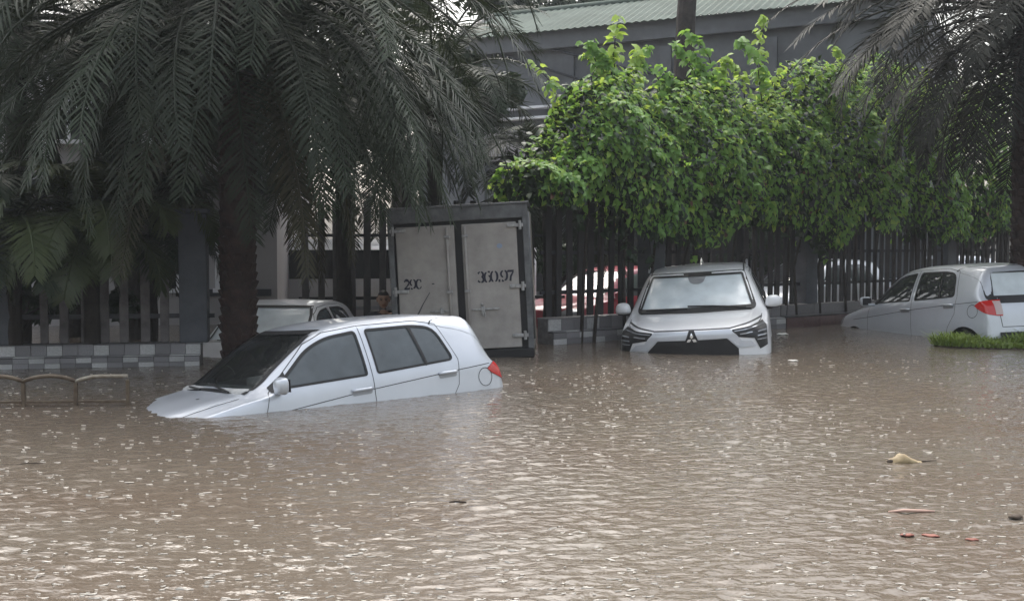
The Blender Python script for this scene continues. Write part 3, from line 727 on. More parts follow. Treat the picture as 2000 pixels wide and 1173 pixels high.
    wp = MB(); wp.tube([(1.19, -.62, 1.115), (1.215, -.2, 1.145), (1.225, .1, 1.155)], .012, 6); wp.tube([(1.18, .1, 1.125), (1.225, .62, 1.125)], .012, 6); wp.box((1.19, 0, 1.095), (.1, 1.36, .03)); wp.build('wiper', 'plastic', t)
    fn = MB(); fn.add([(3.2, -.012, 1.645), (3.2, .012, 1.645), (3.42, -.03, 1.642), (3.42, .03, 1.642), (3.38, 0, 1.735), (3.42, 0, 1.73)], [(0, 1, 4), (0, 4, 5, 2), (1, 3, 5, 4), (2, 5, 3), (0, 2, 3, 1)]); fn.build('roof_fin', paint, t)
    d_ = MB(); d_.box((1.5, 0, 1.02), (.4, 1.4, .14), bev=.05); d_.build('dashboard', 'interior', t, True)
    seats(t, 2.1, 3.05, .62, .38)
    return t
def place(t, cx, loc, yaw, pit, rol, sc=1.):
    """car frame: x counted from the nose, cx = the point set at loc"""
    R = Matrix.Rotation(rad(yaw), 4, 'Z') @ Matrix.Rotation(rad(pit), 4, 'Y') @ Matrix.Rotation(rad(rol), 4, 'X')
    t.matrix_world = Matrix.Translation(Vector(loc)) @ R @ Matrix.Diagonal((*(sc if isinstance(sc, tuple) else (sc,) * 3), 1)) @ Matrix.Translation(Vector((-cx, 0, 0)))
def swap(t, name, m):
    for c in t.children_recursive:
        if c.name.split('.')[0] == name:
            c.data = c.data.copy(); c.data.materials.clear(); c.data.materials.append(M[m])
near = make_hatch('silver white hatchback sunk nose-down in the floodwater, nearest the camera')
far = copy_tree(near); tag(far, 'silver hatchback with red tail lamp beside the grass clump at the right')
bay = copy_tree(near); tag(bay, 'white car half hidden behind the big palm trunk')
place(near, 1.9, (-1.838, 9.81, -.825), 38.53, -2.3, -4.2)
place(far, 1.9, (6.87, 16.80, -.545), -73.6, -3.94, 1.2, 1.07)
place(bay, 1.9, (-3.2, 14.62, -.87), 83, 1.5, 0)
for c in near.children:      # far-side mirror is folded in
    if c.name.startswith('wing_mirror') and c.data.vertices[0].co.y > 0: c.location = (.10, -.10, -.05)
swap(far, 'side_window', 'glass_clear'); swap(bay, 'windscreen', 'glass_fog')
for n_ in ('body', 'front_door', 'rear_door', 'wing_mirror', 'arch_lip'): swap(bay, n_, 'paint_white')
suv = make_suv('white SUV facing the camera, flooded up to its grille')
place(suv, 2.2, (2.79, 15.525, -.585), 77.16, -1.62, -3.82, (1, 1.085, 1))

# parked cars glimpsed through the fence
def yard_car(label, loc, yaw, paint=None, names=('body', 'front_door', 'rear_door', 'side_window', 'windscreen', 'rear_window', 'tail_lamp', 'wheel', 'wing_mirror', 'headlamp')):
    t = thing('parked_car', label, 'car', group='cars parked behind the fence')
    for c in near.children:
        if c.name.split('.')[0] in names:
            k = c.copy(); col.objects.link(k); k.parent = t
            if paint and c.name.split('.')[0] in ('body', 'front_door', 'rear_door', 'wing_mirror'): k.data = k.data.copy(); k.data.materials.clear(); k.data.materials.append(M[paint])
            for g in c.children:
                if g.name.split('.')[0] in names: q = g.copy(); col.objects.link(q); q.parent = k
    place(t, 1.9, loc, yaw, 0, 0)
yard_car('white car behind the dark fence, between the SUV and the right hatchback', (6.1, 22.0, -.40), 38)
yard_car('white car behind the dark fence, above the roof of the right hatchback', (9.6, 24.6, -.35), 30)
yard_car('red car behind the dark fence, between the truck and the SUV', (1.75, 19.4, -.50), 40, 'paint_red')

# ------------------------------------------------------------------ box truck seen from behind
def glyph(ch):
    """stencil strokes in a unit box: list of (points, widths)"""
    def arc(cx, cy, rx, ry, a0, a1, w0, w1, n=10):
        P = [(cx + rx * math.cos(rad(a0 + (a1 - a0) * i / n)), cy + ry * math.sin(rad(a0 + (a1 - a0) * i / n))) for i in range(n + 1)]
        W_ = [w0 + (w1 - w0) * math.sin(math.pi * i / n) for i in range(n + 1)]; return (P, W_)
    if ch == '0': return [arc(.44, .5, .34, .46, 100, 260, .08, .24), arc(.56, .5, .34, .46, 80, -80, .08, .24)]
    if ch == '9': return [arc(.44, .68, .32, .28, 100, 260, .08, .2), arc(.56, .55, .32, .43, 85, -95, .08, .24), ([(.20, .12), (.30, .06), (.46, .04)], [.2, .14, .07])]
    if ch == '6': return [arc(.56, .32, .32, .28, 80, -80, .08, .2), arc(.44, .45, .32, .43, 95, 265, .08, .24), ([(.80, .88), (.70, .94), (.54, .96)], [.2, .14, .07])]
    if ch == '3': return [arc(.48, .73, .30, .23, 80, -75, .08, .2), arc(.48, .27, .34, .25, 75, -85, .08, .22), ([(.16, .80), (.24, .90), (.42, .96)], [.18, .12, .07]), ([(.14, .20), (.24, .08), (.42, .03)], [.2, .12, .07])]
    if ch == '2': return [arc(.46, .68, .34, .28, 165, -20, .08, .22), ([(.78, .58), (.50, .32), (.16, .10)], [.18, .12, .1]), ([(.12, .08), (.86, .08)], [.16, .16]), ([(.86, .05), (.88, .26)], [.08, .04])]
    if ch == 'C': return [arc(.48, .5, .36, .46, 85, 275, .07, .24), ([(.80, .70), (.74, .90), (.55, .96)], [.16, .12, .07]), ([(.80, .28), (.72, .09), (.55, .04)], [.10, .09, .07])]
    if ch == '7': return [([(.12, .92), (.90, .92)], [.16, .16]), ([(.12, .96), (.10, .72)], [.06, .04]), ([(.84, .86), (.52, .45), (.42, .02)], [.12, .2, .22])]
    if ch == '.': return [([(.18, .09), (.42, .09)], [.2, .2])]
    if ch == '-': return [([(.2, .5), (.8, .5)], [.14, .14])]
def text_mesh(s_, x, z, h, y, adv=.78):
    mb = MB(); cx = x
    for ch in s_:
        for P, Wd in glyph(ch):
            P = [Vector(p) for p in P]; V = []
            for i, p in enumerate(P):
                t = (P[min(i + 1, len(P) - 1)] - P[max(0, i - 1)]).normalized(); n = Vector((-t.y, t.x)) * (Wd[i] * 1.08 + .02) / 2
                for q in (p + n, p - n): V.append((cx + q.x * h * .72, y, z + q.y * h))
            mb.add(V, [(2 * i, 2 * i + 1, 2 * i + 3, 2 * i + 2) for i in range(len(P) - 1)])
        cx += h * adv * (.5 if ch == '.' else 1)
    return mb
def truck():
    # local: x right across the doors, y into the truck, z up from the box floor; width 1.70
    t = thing('box_truck', 'grey box truck with closed rear doors lettered 29C 360.97', 'truck', (-.58, 13.12, -.03), rad(4.0))
    t.rotation_euler = (rad(-.6), rad(-3.0), rad(-2.2))
    Wd, H, D = 1.70, 1.86, 3.0
    bx = MB(); bx.box((0, D / 2 + .06, H / 2), (Wd - .02, D - .1, H - .02)); bx.build('cargo_box', 'truck_grey', t)
    fr = MB()
    fr.box((-Wd / 2 + .025, .03, H / 2), (.07, .10, H), bev=.008); fr.box((Wd / 2 - .025, .03, H / 2), (.07, .10, H), bev=.008)
    fr.box((0, .025, H - .085), (Wd - .10, .11, .17), bev=.008)
    fr.build('door_frame', 'truck_frame', t)
    MB().box((0, .055, H / 2), (Wd - .12, .05, H - .12)).build('gasket', 'truck_dark', t)
    MB().box((0, .02, .045), (Wd + .02, .16, .11), bev=.01).build('rear_sill', 'truck_dark', t)
    MB().box((0, .5, H + .012), (Wd + .06, 1.1, .025), bev=.004).build('roof_edge', 'truck_frame', t)
    door = []
    for sg, x0, x1 in ((-1, -.765, -.045), (1, .045, .715)):
        d = MB().box(((x0 + x1) / 2, .012, (.115 + H - .215) / 2), (x1 - x0, .05, H - .215 - .115), bev=.012).build('rear_door', 'truck_grey', t); door.append(d)
        # rubber centre strip, locking bar with keepers
        bxp = -.135 if sg < 0 else .085
        lb = MB().tube([(bxp, -.032, .13), (bxp, -.032, H - .25)], .016, 8).build('locking_bar', 'truck_grey', d, True)
        for z in (.20, .83, 1.50):
            MB().box((bxp, -.034, z), (.075, .04, .035), bev=.008).build('bar_keeper', 'steel', d)
            MB().add([(bxp - .035, -.018, z - .02), (bxp + .035, -.018, z - .02), (bxp + .012, -.018, z - .2), (bxp - .012, -.018, z - .2)], [(0, 1, 2, 3)]).build('keeper_plate', 'truck_frame', d) if False else None
        hx = x0 - .03 if sg < 0 else x1 + .045
        for z in (.26, .86, 1.60):
            hm = MB(); hm.box((hx - sg * .06, -.028, z), (.20, .022, .045), bev=.008); hm.tube([(hx, -.034, z - .055), (hx, -.034, z + .055)], .019, 8); hm.build('hinge', 'steel', d)
    d1, d2 = door
    lt = MB(); lt.box((.29, -.026, .60), (.34, .02, .02), bev=.004); lt.box((.26, -.030, .585), (.05, .03, .10), bev=.01); lt.ball((.25, -.035, .66), .018, 8, 6); lt.tube([(.26, -.05, .56), (.26, -.055, .52), (.285, -.055, .51), (.285, -.05, .56)], .007, 6)
    lt.build('bolt_latch', 'steel', d2)
    lt = MB(); lt.box((-.26, -.026, .60), (.26, .02, .02), bev=.004); lt.box((-.24, -.030, .60), (.05, .03, .08), bev=.01); lt.build('bolt_latch', 'steel', d1)
    text_mesh('29C', -.70, .885, .120, -.0165, .62).build('lettering', 'ink', d1)
    text_mesh('-', -.36, .905, .07, -.0165).build('lettering', 'ink', d1)
    text_mesh('360.97', .205, .925, .135, -.0165, .60).build('lettering', 'ink', d2)
    MB().add([(.50 + .035 * math.cos(a), -.0165, 1.36 + .03 * math.sin(a)) for a in np.linspace(0, 6.283, 16, endpoint=False)], [tuple(range(16))]).build('sticker', 'bluedot', d2)
    for sg in (-1, 1):
        tl = MB(); tl.box((sg * (Wd / 2 - .10), -.05, -.08), (.18, .06, .09), bev=.01); tl.build('tail_lamp', 'tail', t)
        MB().tube([(sg * Wd / 2 + sg * .012, .12, .2), (sg * Wd / 2 + sg * .012, .12, H - .1)], .018, 8).build('corner_post', 'truck_frame', t, True)
    MB().box((0, 1.6, -.2), (.7, 3.6, .2)).build('chassis', 'truck_dark', t)
    cb = MB(); cb.box((0, 3.95, .45), (1.6, 1.3, 1.5), bev=.12); cb.build('cab', 'paint_white', t)
    for x in (-.6, .6):
        for y in (.8, 3.8):
            n = bpy.data.objects.new('wheel', WHEEL[.29][0]); col.objects.link(n); n.parent = t; n.location = (x, y, -.43); n.rotation_euler = (0, 0, rad(90))
    # motorbike mirror-like lamp on the right corner
    return t
truck()

# ------------------------------------------------------------------ palms
def frond_mesh(name, L, phi0, bend, nl, ll, lw, m, seed, droop=.5, taper=.75):
    r = random.Random(seed); n = 22; pts = [Vector((0, 0, 0))]; phi = rad(phi0); tang = []
    side = r.uniform(-.25, .25)
    y = 0
    for i in range(n):
        s = i / n; d = Vector((math.cos(phi), side * s * .5, math.sin(phi))).normalized(); tang.append(d)
        pts.append(pts[-1] + d * L / n)
        phi -= rad(bend) / n * (.45 + 1.1 * s) * (1 if phi > rad(-86) else .0)
    tang.append(tang[-1])
    mb = MB(); mb.tube(pts[::2], [.022 * (1 - .8 * i / (n / 2)) + .003 for i in range(len(pts[::2]))], 5)
    mi_rachis = len(mb.f)
    for k in range(nl):
        s = .14 + .86 * (k + .5) / nl; fi = s * n; i = min(int(fi), n - 1); p = pts[i].lerp(pts[i + 1], fi - i); t = tang[i]
        lat0 = Vector((0, 1, 0)); nrm = t.cross(lat0).normalized()
        if nrm.z < 0 and abs(t.z) < .95: nrm = -nrm
        for sg in (-1, 1):
            lat = (lat0 - t * lat0.dot(t)).normalized() * sg
            fwd = .35 + .75 * s ** 1.5 + r.uniform(-.22, .22); up = r.uniform(-.15, .5) * (1 - s * .6)
            if r.random() < .05: continue
            d = (lat + t * fwd + nrm * up).normalized()
            ln = ll * (.55 + .9 * math.sin(math.pi * min(1, s * .86 + .12)) ** .8 * .6) * r.uniform(.82, 1.1) * (1 - taper * max(0, s - .8) * 2.0)
            w = lw * r.uniform(.8, 1.15)
            e = (d.cross(nrm)).normalized() * w / 2
            dr = Vector((0, 0, -1)) * droop
            q1 = p + d * ln * .5 + dr * ln * .10 ; d2 = (d + dr * r.uniform(.2, .9) + lat0 * r.uniform(-.15, .15)).normalized(); q2 = q1 + d2 * ln * .5
            fold = nrm * w * .25
            mb.add([p - e * .5, p + e * .5, q1 + e, q1 - e, q1 + fold * 0, q2], [(0, 1, 2, 3), (3, 2, 5)])
    return mb.me(name, m)
def palm(name, label, x, y, ztop, rt, specs, seed, bark='bark_palm', boots=True, lean=(0, 0), zb=-.75, L=3.2, ll=.42, lw=.021, extra=(), NL=64):
    r = random.Random(seed); t = thing(name, label, 'palm tree', (x, y, zb)); h = ztop - zb
    n = 40; V = []; mb = MB()
    pts = [(lean[0] * (i / 14) ** 1.5, lean[1] * (i / 14) ** 1.5, h * i / 14) for i in range(15)]
    rr = [rt * (1.22 if i == 0 else 1.0 + .06 * math.sin(i * 2.1)) for i in range(15)]
    mb.tube(pts, rr, 14)
    if boots:
        step = .10; k = 0; z = .1
        while z < h - .02:
            for j in range(9):
                a = 2 * math.pi * (j / 9 + (k % 2) / 18) + r.uniform(-.1, .1); u = Vector((math.cos(a), math.sin(a), 0)); w = Vector((-u.y, u.x, 0))
                c = Vector((lean[0] * (z / h) ** 1.5, lean[1] * (z / h) ** 1.5, z)) + u * rt * .97; s_ = .075 * (rt / .2) * r.uniform(.8, 1.15); o_ = r.uniform(.02, .055) * rt / .2
                if r.random() < .06: o_ *= 2.0
                mb.add([c - w * s_, c + w * s_, c + w * s_ * .55 + u * o_ + Vector((0, 0, .10)), c - w * s_ * .55 + u * o_ + Vector((0, 0, .10)), c + Vector((0, 0, .12)) + u * o_ * .2 - w * s_ * .5, c + Vector((0, 0, .12)) + u * o_ * .2 + w * s_ * .5], [(0, 1, 2, 3), (3, 2, 5, 4), (0, 3, 4), (1, 5, 2)])
            z += step; k += 1
    mb.build('trunk', bark, t)
    cache = {}
    for (cnt, phi, bend, Lk, m, zoff) in specs:
        vars_ = []
        for v in range(min(cnt, 4)):
            vars_.append(frond_mesh('frond', L * Lk * r.uniform(.9, 1.08), phi + r.uniform(-8, 8), bend * r.uniform(.85, 1.12), NL, ll, lw, m, r.random()))
        a0 = r.uniform(0, 6.28)
        for i in range(cnt):
            a = a0 + 2 * math.pi * (i + r.uniform(-.3, .3)) / cnt
            u = (math.cos(a) * rt * .7, math.sin(a) * rt * .7)
            ob('frond', vars_[i % len(vars_)], t, (lean[0] + u[0], lean[1] + u[1], h + zoff + r.uniform(-.1, .1)), (rad(r.uniform(-14, 14)), rad(r.uniform(-7, 7)), a), None)
    for (az, phi, bend, Lx) in extra:
        fm = frond_mesh('frond', Lx, phi, bend, 74, ll, lw, specs[0][4], r.random()); a = rad(az)
        ob('frond', fm, t, (math.cos(a) * rt * .7, math.sin(a) * rt * .7, h - .05), (0, 0, a))
    return t
palm('date_palm', 'large date palm with drooping fronds behind the near hatchback', -3.13, 12.3, 4.45, .185,
     [(11, 72, 95, .8, 'frond', .25), (20, 52, 128, .98, 'frond', .15), (24, 28, 124, 1.2, 'frond', .05), (24, 6, 100, 1.17, 'frond', -.1), (22, -18, 80, 1.06, 'frond', -.25), (16, -40, 60, .95, 'frond', -.35), (10, -55, 40, .95, 'frond_dry', -.4)], 11, L=3.35, extra=[(-14, -30, 50, 3.8), (-4, -24, 56, 3.9), (-24, -34, 46, 3.7), (-9, -38, 42, 3.6), (3, -28, 52, 3.7), (-36, -22, 56, 3.8), (-18, -18, 62, 4.0), (-2, -14, 64, 4.0), (-28, -10, 68, 4.0), (186, -26, 54, 3.8), (200, -32, 48, 3.7), (214, -22, 56, 3.7), (192, -14, 64, 4.0), (228, -28, 50, 3.5), (-50, -30, 48, 3.5), (250, 24, 112, 3.8), (285, 22, 112, 3.8)])
palm('date_palm', 'dark date palm at the right edge above the grass clump', 7.46, 15.5, 4.75, .24,
     [(10, 70, 95, .8, 'frond_dark', .25), (14, 45, 115, .95, 'frond_dark', .1), (20, 18, 105, 1.0, 'frond_dark', 0), (20, -8, 85, .98, 'frond_dark', -.15), (14, -30, 60, .85, 'frond_dark', -.3)], 23, L=3.3, ll=.47, lw=.028, NL=58, extra=[(182, 24, 72, 3.9), (192, 16, 70, 3.9), (203, 26, 80, 3.9), (176, 12, 72, 3.6), (215, 14, 78, 3.6), (198, 2, 66, 3.5), (186, 34, 84, 4.1), (224, 24, 90, 3.6), (207, -8, 58, 3.2), (236, 8, 80, 3.3)])
palm('slim_palm', 'slim dark palm behind the left fence, its trunk left of the big trunk', at(262, 15.6), 15.6, 4.3, .12,
     [(10, 60, 110, .9, 'frond', .1), (12, 25, 115, 1, 'frond', 0), (12, -8, 90, 1, 'frond', -.1), (9, -35, 60, .9, 'frond_dry', -.2)], 31, 'bark_dark', boots=False, L=2.7)
palm('slim_palm', 'slim dark palm behind the bay, just left of the truck', at(672, 16.6), 16.6, 3.7, .12,
     [(10, 60, 110, .9, 'frond', .1), (12, 25, 115, 1, 'frond', 0), (12, -8, 95, 1, 'frond', -.1), (9, -35, 60, .9, 'frond', -.2)], 37, 'bark_dark', boots=False, L=2.7)
palm('slim_palm', 'slim palm behind the far left end of the fence', at(40, 14.6), 14.6, 4.4, .13,
     [(10, 60, 110, .9, 'frond', .1), (12, 25, 115, 1, 'frond', 0), (12, -8, 95, 1, 'frond', -.1), (9, -35, 60, .9, 'frond', -.2)], 41, 'bark_dark', boots=False, L=2.7)
palm('young_palm', 'small yellow-green palm just behind the left fence', at(178, 12.15), 12.15, 1.62, .09,
     [(7, 65, 110, .7, 'frond_light', .1), (10, 30, 130, .9, 'frond_light', .05), (9, 0, 100, .9, 'frond_light', 0)], 43, 'bark_dark', boots=False, L=1.5, ll=.36, lw=.026)
palm('young_palm', 'small green palm at the left edge of the picture behind the fence', at(25, 12.0), 12.0, 1.55, .09,
     [(8, 60, 120, .8, 'frond', .1), (10, 25, 130, .95, 'frond_light', .05), (9, -5, 90, .9, 'frond', 0)], 44, 'bark_dark', boots=False, L=1.6, ll=.36)
palm('young_palm', 'small green palm between the fence pillar and the big trunk', at(292, 12.75), 12.75, 1.75, .09,
     [(8, 60, 120, .8, 'frond', .1), (10, 25, 130, .9, 'frond_light', .05), (9, -5, 90, .8, 'frond', 0)], 45, 'bark_dark', boots=False, L=1.3, ll=.34)
palm('young_palm', 'dark young palm in the gap between the truck and the creeper', at(1075, 17.6), 17.6, 2.5, .12,
     [(7, 65, 110, .7, 'frond', .1), (10, 30, 120, .9, 'frond', .05), (10, 0, 100, .9, 'frond', 0), (8, -30, 60, .9, 'frond', -.1)], 47, 'bark_dark', boots=False, L=2.0, ll=.4)
palm('slim_palm', 'slim palm behind the truck roof', at(850, 18.9), 18.9, 4.2, .13,
     [(10, 60, 110, .9, 'frond', .1), (12, 25, 115, 1, 'frond', 0), (12, -8, 95, 1, 'frond', -.1)], 53, 'bark_dark', boots=False, L=2.6)

# ------------------------------------------------------------------ creeper over the fence
LEAF_V = [(0, 0, 0), (.10, .30, .06), (0, .34, 0), (-.10, .30, .06), (.27, .34, .11), (.25, .66, .05), (0, .64, -.02), (-.25, .66, .05), (-.27, .34, .11), (0, 1.0, -.16), (.34, .12, .02), (-.34, .12, .02)]
LEAF_F = [(0, 10, 4, 2), (0, 2, 8, 11), (2, 4, 5, 6), (2, 6, 7, 8), (6, 5, 9), (6, 9, 7)]
LV = np.array(LEAF_V)
def leaf_frame(nrm, down=.8):
    """leaf blade hanging: tip direction falls, face towards nrm"""
    n = Vector(nrm).normalized(); tip = Vector((random.gauss(0, .45), random.gauss(0, .45), -down + random.gauss(0, .35)))
    tip = (tip - n * tip.dot(n));
    if tip.length < .05: tip = n.orthogonal()
    tip.normalize(); sx = tip.cross(n).normalized()
    return Matrix((sx, tip, n)).transposed()
def creeper():
    P0, P1 = Vector((.55, 14.7, 0)), Vector((10.6, 22.75, 0)); L = (P1 - P0).length; u = (P1 - P0).normalized(); nf = Vector((u.y, -u.x, 0))   # nf faces the camera
    t = thing('creeper', 'bright green leafy creeper heaped over the dark fence', 'creeper', (P0.x, P0.y, .38))
    org = Vector((P0.x, P0.y, .38))
    def prof(s):      # s metres along: bottom, top, bulge
        x = s / L
        top = 3.30 + .26 * math.sin(s * 1.1 + .4) + .20 * math.sin(s * 2.7) + .10 * math.sin(s * 6.3) + 1.0 * min(1, s / 6) + (.25 if s > 8 else 0) - .35 * max(0, .9 - s)
        bot = 1.62 + .16 * math.sin(s * 1.7 + 1) + .12 * math.sin(s * 4.1) - .05 * s * 0 + (.25 * max(0, 1 - s))
        return bot, top
    pts = []
    def sample(n, deep):
        out = []
        for _ in range(n):
            s = random.uniform(-.75, L + .2); bot, top = prof(s); f = random.random(); z = bot + (top - bot) * f
            bul = (.85 * math.sin(math.pi * (f * .80 + .15)) ** .6 + .14 * math.sin(s * 3.3 + z * 2.1) + .13 * math.sin(s * 6.1 - z * 4.7) + .07 * math.sin(s * 11 + z * 9))
            q = random.random() ** (2.4 if not deep else 1.0) * (.35 if not deep else 1.0)
            off = bul * (1 - q)
            side = 1 if random.random() < .78 else -1
            p = P0 + u * s + nf * (.1 + off * side * (1 if side > 0 else .6)) + Vector((0, 0, z))
            if f > .86: p += nf * random.uniform(-.6, .1) * (1 if side > 0 else -1)
            # outward normal with upward bias
            nn = (nf * side * (1.0 - .5 * f) + Vector((0, 0, .35 + .75 * f)) + Vector((random.gauss(0, .35), random.gauss(0, .35), random.gauss(0, .3)))).normalized()
            out.append((p, nn, f, off))
        return out
    V = {k: [] for k in ('leaf', 'leaf_pale', 'leaf_deep', 'leaf_dry')}; 
    singles = []
    def put(p, nn, size, m, down=.8):
        R = np.array(leaf_frame(nn, down)); V[m].append(LV * size @ R.T + np.array(p - org))
    sh = sample(27000, False)
    order = sorted(range(len(sh)), key=lambda i: -(sh[i][3]))
    big = set(random.sample(order[:5000], 120))
    for i, (p, nn, f, off) in enumerate(sh):
        size = random.uniform(.065, .13); m = 'leaf_pale' if random.random() < .10 + .55 * max(0, f - .5) else ('leaf_deep' if random.random() < .30 - .22 * f else 'leaf')  # paler towards the top, deeper below: overhead light partly put into leaf colour
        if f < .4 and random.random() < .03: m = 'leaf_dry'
        if i in big: singles.append((p, nn, size * 1.15, m)); continue
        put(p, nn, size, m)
    for p, nn, f, off in sample(7500, True): put(p, nn, random.uniform(.10, .17), 'leaf_deep')  # inner leaves all deep green: interior shade put into their colour
    # hanging strands below the mass, shoots reaching up
    def strand(path, m, stem, size=.12, dens=14):
        MB().tube(path, stem, 5).build('stem', 'bark_dark', t)
        for k in range(int(dens * sum((path[i + 1] - path[i]).length for i in range(len(path) - 1)))):
            i = random.randrange(len(path) - 1); p = path[i].lerp(path[i + 1], random.random()); d = (path[i + 1] - path[i]).normalized()
            a = random.uniform(0, 6.28); nn = Vector((math.cos(a), math.sin(a) - .7, .6 + random.random())).normalized()
            s_ = size * random.uniform(.7, 1.25); fo = (1 - i / (len(path) - 1)); p = p + Vector((random.gauss(0, .07), random.gauss(0, .07), 0)) * fo
            if len(singles) < 296: singles.append((p + org + nn * .03, nn, s_, m))
            else: put(p + org + nn * .03, nn, s_, m, .6)
    shoots = [(1203, 15.6, 190, 45, 15), (1152, 15.4, 200, 92, -35), (1035, 15.2, 215, 130, -50), (1475, 17.3, 180, 45, 5), (1330, 16.6, 170, 72, -60), (1240, 16.0, 190, 110, 10), (1430, 17.2, 170, 85, -40), (1790, 19.6, 190, 140, 10)]
    for k in range(26):
        px = random.uniform(1060, 1640); shoots.append((px, 14.9 + (px - 1050) / 170, 200, random.uniform(95, 175), random.uniform(-55, 40)))
    for px, d, y0, y1, dx in shoots:
        zz = lambda y: CAM_H + (479 - y) * d / 2100
        a = Vector((at(px - dx * .9 + 20, d), d, zz(y0 + 45))) - org; b = Vector((at(px, d), d - .25, zz(y1))) - org
        mid = a.lerp(b, .55) + Vector((.10 * (1 if dx < 0 else -1), -.1, .12)); path = [a, a.lerp(mid, .5), mid, mid.lerp(b, .6), b]
        strand(path, random.choice(['leaf_pale', 'leaf']), [.010, .009, .007, .005, .003], random.uniform(.10, .15), random.uniform(40, 75))
    for k in range(46):
        s = random.uniform(.1, L - .3); bot, top = prof(s); p = P0 + u * s + nf * random.uniform(.1, .55) + Vector((0, 0, bot + .25)) - org
        ln = random.uniform(.25, .75); path = [p, p + Vector((random.uniform(-.05, .05), 0, -ln * .5)), p + Vector((random.uniform(-.1, .1), random.uniform(-.05, .05), -ln))]
        strand(path, random.choice(['leaf', 'leaf_deep', 'leaf_deep']), [.006, .005, .003], .12, 20)
    for k in range(22):   # woody stems climbing the fence
        s = .3 + k * (L - .6) / 21 + random.uniform(-.2, .2); bot, top = prof(s); b = P0 + u * s + nf * random.uniform(.0, .10) - org
        MB().tube([b + Vector((0, 0, .0)), b + u * random.uniform(-.12, .12) + Vector((0, 0, 1.0)), b + u * random.uniform(-.2, .2) + Vector((0, 0, bot + .3))], [.028, .022, .016], 6).build('stem', 'bark_dark', t)
    for m, arrs in V.items():
        n = len(arrs)
        if not n: continue
        A = np.concatenate(arrs); nv = len(LV); me = bpy.data.meshes.new('foliage')
        F = []
        base = np.arange(n) * nv
        quads = np.array([f for f in LEAF_F if len(f) == 4]); tris = np.array([f for f in LEAF_F if len(f) == 3])
        fl = [tuple(f) for f in (base[:, None, None] + quads[None]).reshape(-1, 4).tolist()] + [tuple(f) for f in (base[:, None, None] + tris[None]).reshape(-1, 3).tolist()]
        me.from_pydata(A.tolist(), [], fl); me.materials.append(M[m]); me.polygons.foreach_set('use_smooth', [True] * len(me.polygons))
        o = ob('foliage', me, t); o['kind'] = 'stuff'
    lm = {m: mesh('leaf', LEAF_V, LEAF_F, m, True) for m in V}
    for p, nn, size, m in singles[:300]:
        o = ob('leaf', lm[m], t); o.matrix_local = Matrix.Translation(p - org) @ leaf_frame(nn).to_4x4() @ Matrix.Scale(size, 4)
creeper()

# ------------------------------------------------------------------ trees behind
def leafy_tree(name, label, x, y, h, r_trunk, crown_c, crown_r, n, m, seed, zb=-.75, leaf=.22, limbs=6, h0=.6):
    r = random.Random(seed); t = thing(name, label, 'tree', (x, y, zb)); cc = Vector(crown_c) - Vector((x, y, zb))
    mb = MB(); top = Vector((cc.x * .3, cc.y * .3, h))
    mb.tube([Vector((0, 0, 0)), Vector((.03, 0, h * .3)), Vector((cc.x * .1, 0, h * .65)), top], [r_trunk * 1.15, r_trunk, r_trunk * .85, r_trunk * .55], 12)
    clumps = []
    for k in range(limbs * 3):
        d = Vector((r.gauss(0, 1), r.gauss(0, 1), r.gauss(0, .9))).normalized() * (r.random() ** .4); clumps.append((cc + Vector((d.x * crown_r[0], d.y * crown_r[1], d.z * crown_r[2])), r.uniform(.25, .45) * min(crown_r)))
    for k in range(limbs):
        a = Vector((0, 0, h * r.uniform(h0, .98))); b = clumps[k][0]; mb.tube([a, a.lerp(b, .5) + Vector((0, 0, .2)), b], [r_trunk * .4, r_trunk * .25, r_trunk * .08], 7)
    mb.build('trunk', 'bark_dark', t)
    P = np.zeros((n, 4, 3))
    for i in range(n):
        c, s_ = clumps[r.randrange(len(clumps))]; d = Vector((r.gauss(0, 1), r.gauss(0, 1), r.gauss(0, 1))).normalized() * (r.random() ** .33) * s_ * 1.3
        p = c + d; nn = (d.normalized() + Vector((r.gauss(0, .5), r.gauss(0, .5), .6))).normalized(); a = nn.orthogonal().normalized(); a.rotate(Matrix.Rotation(r.uniform(0, 6.28), 3, nn)); b = nn.cross(a); q = leaf * r.uniform(.6, 1.2)
        P[i] = [p - a * q * .5, p + b * q * .28, p + a * q * .5, p - b * q * .28]
    me = bpy.data.meshes.new('crown'); me.from_pydata(P.reshape(-1, 3).tolist(), [], [tuple(range(4 * i, 4 * i + 4)) for i in range(n)]); me.materials.append(M[m])
    ob('crown', me, t)
    return t
leafy_tree('tree', 'tall tree with thick dark trunk before the corrugated roof', at(1322, 24.0), 24.0, 11.0, .25, (at(1322, 24) + 1.6, 26, 13.0), (3.0, 2.6, 1.8), 4500, 'leaf_deep', 3, h0=.85)
leafy_tree('tree', 'dark tree rising behind the corrugated roof', 3.5, 37, 8.5, .3, (3.5, 37, 10.2), (6.5, 3.5, 3.0), 9000, 'leaf_deep', 4, leaf=.3)
leafy_tree('tree', 'dark broadleaf tree filling the gaps behind the left palm', -6.6, 16.0, 3.6, .16, (-5.4, 16.2, 4.1), (3.2, .8, 1.7), 12000, 'leaf_deep', 5, leaf=.2)
leafy_tree('tree', 'far dark tree between the left palm crown and the corrugated roof', -3.6, 34, 6.0, .25, (-3.4, 34, 8.3), (5.5, 2.0, 2.6), 9000, 'leaf_deep', 8, leaf=.28)
leafy_tree('tree', 'dark broadleaf tree behind the bay and truck', -1.9, 19.6, 3.6, .16, (-1.9, 19.9, 4.0), (3.0, .8, 1.5), 10000, 'leaf_deep', 6, leaf=.2)
leafy_tree('bush', 'dark bush behind the left end of the fence under the small palm', -6.3, 13.1, 1.0, .08, (-6.2, 13.1, .75), (1.7, .35, .7), 4500, 'leaf_deep', 77, leaf=.16)
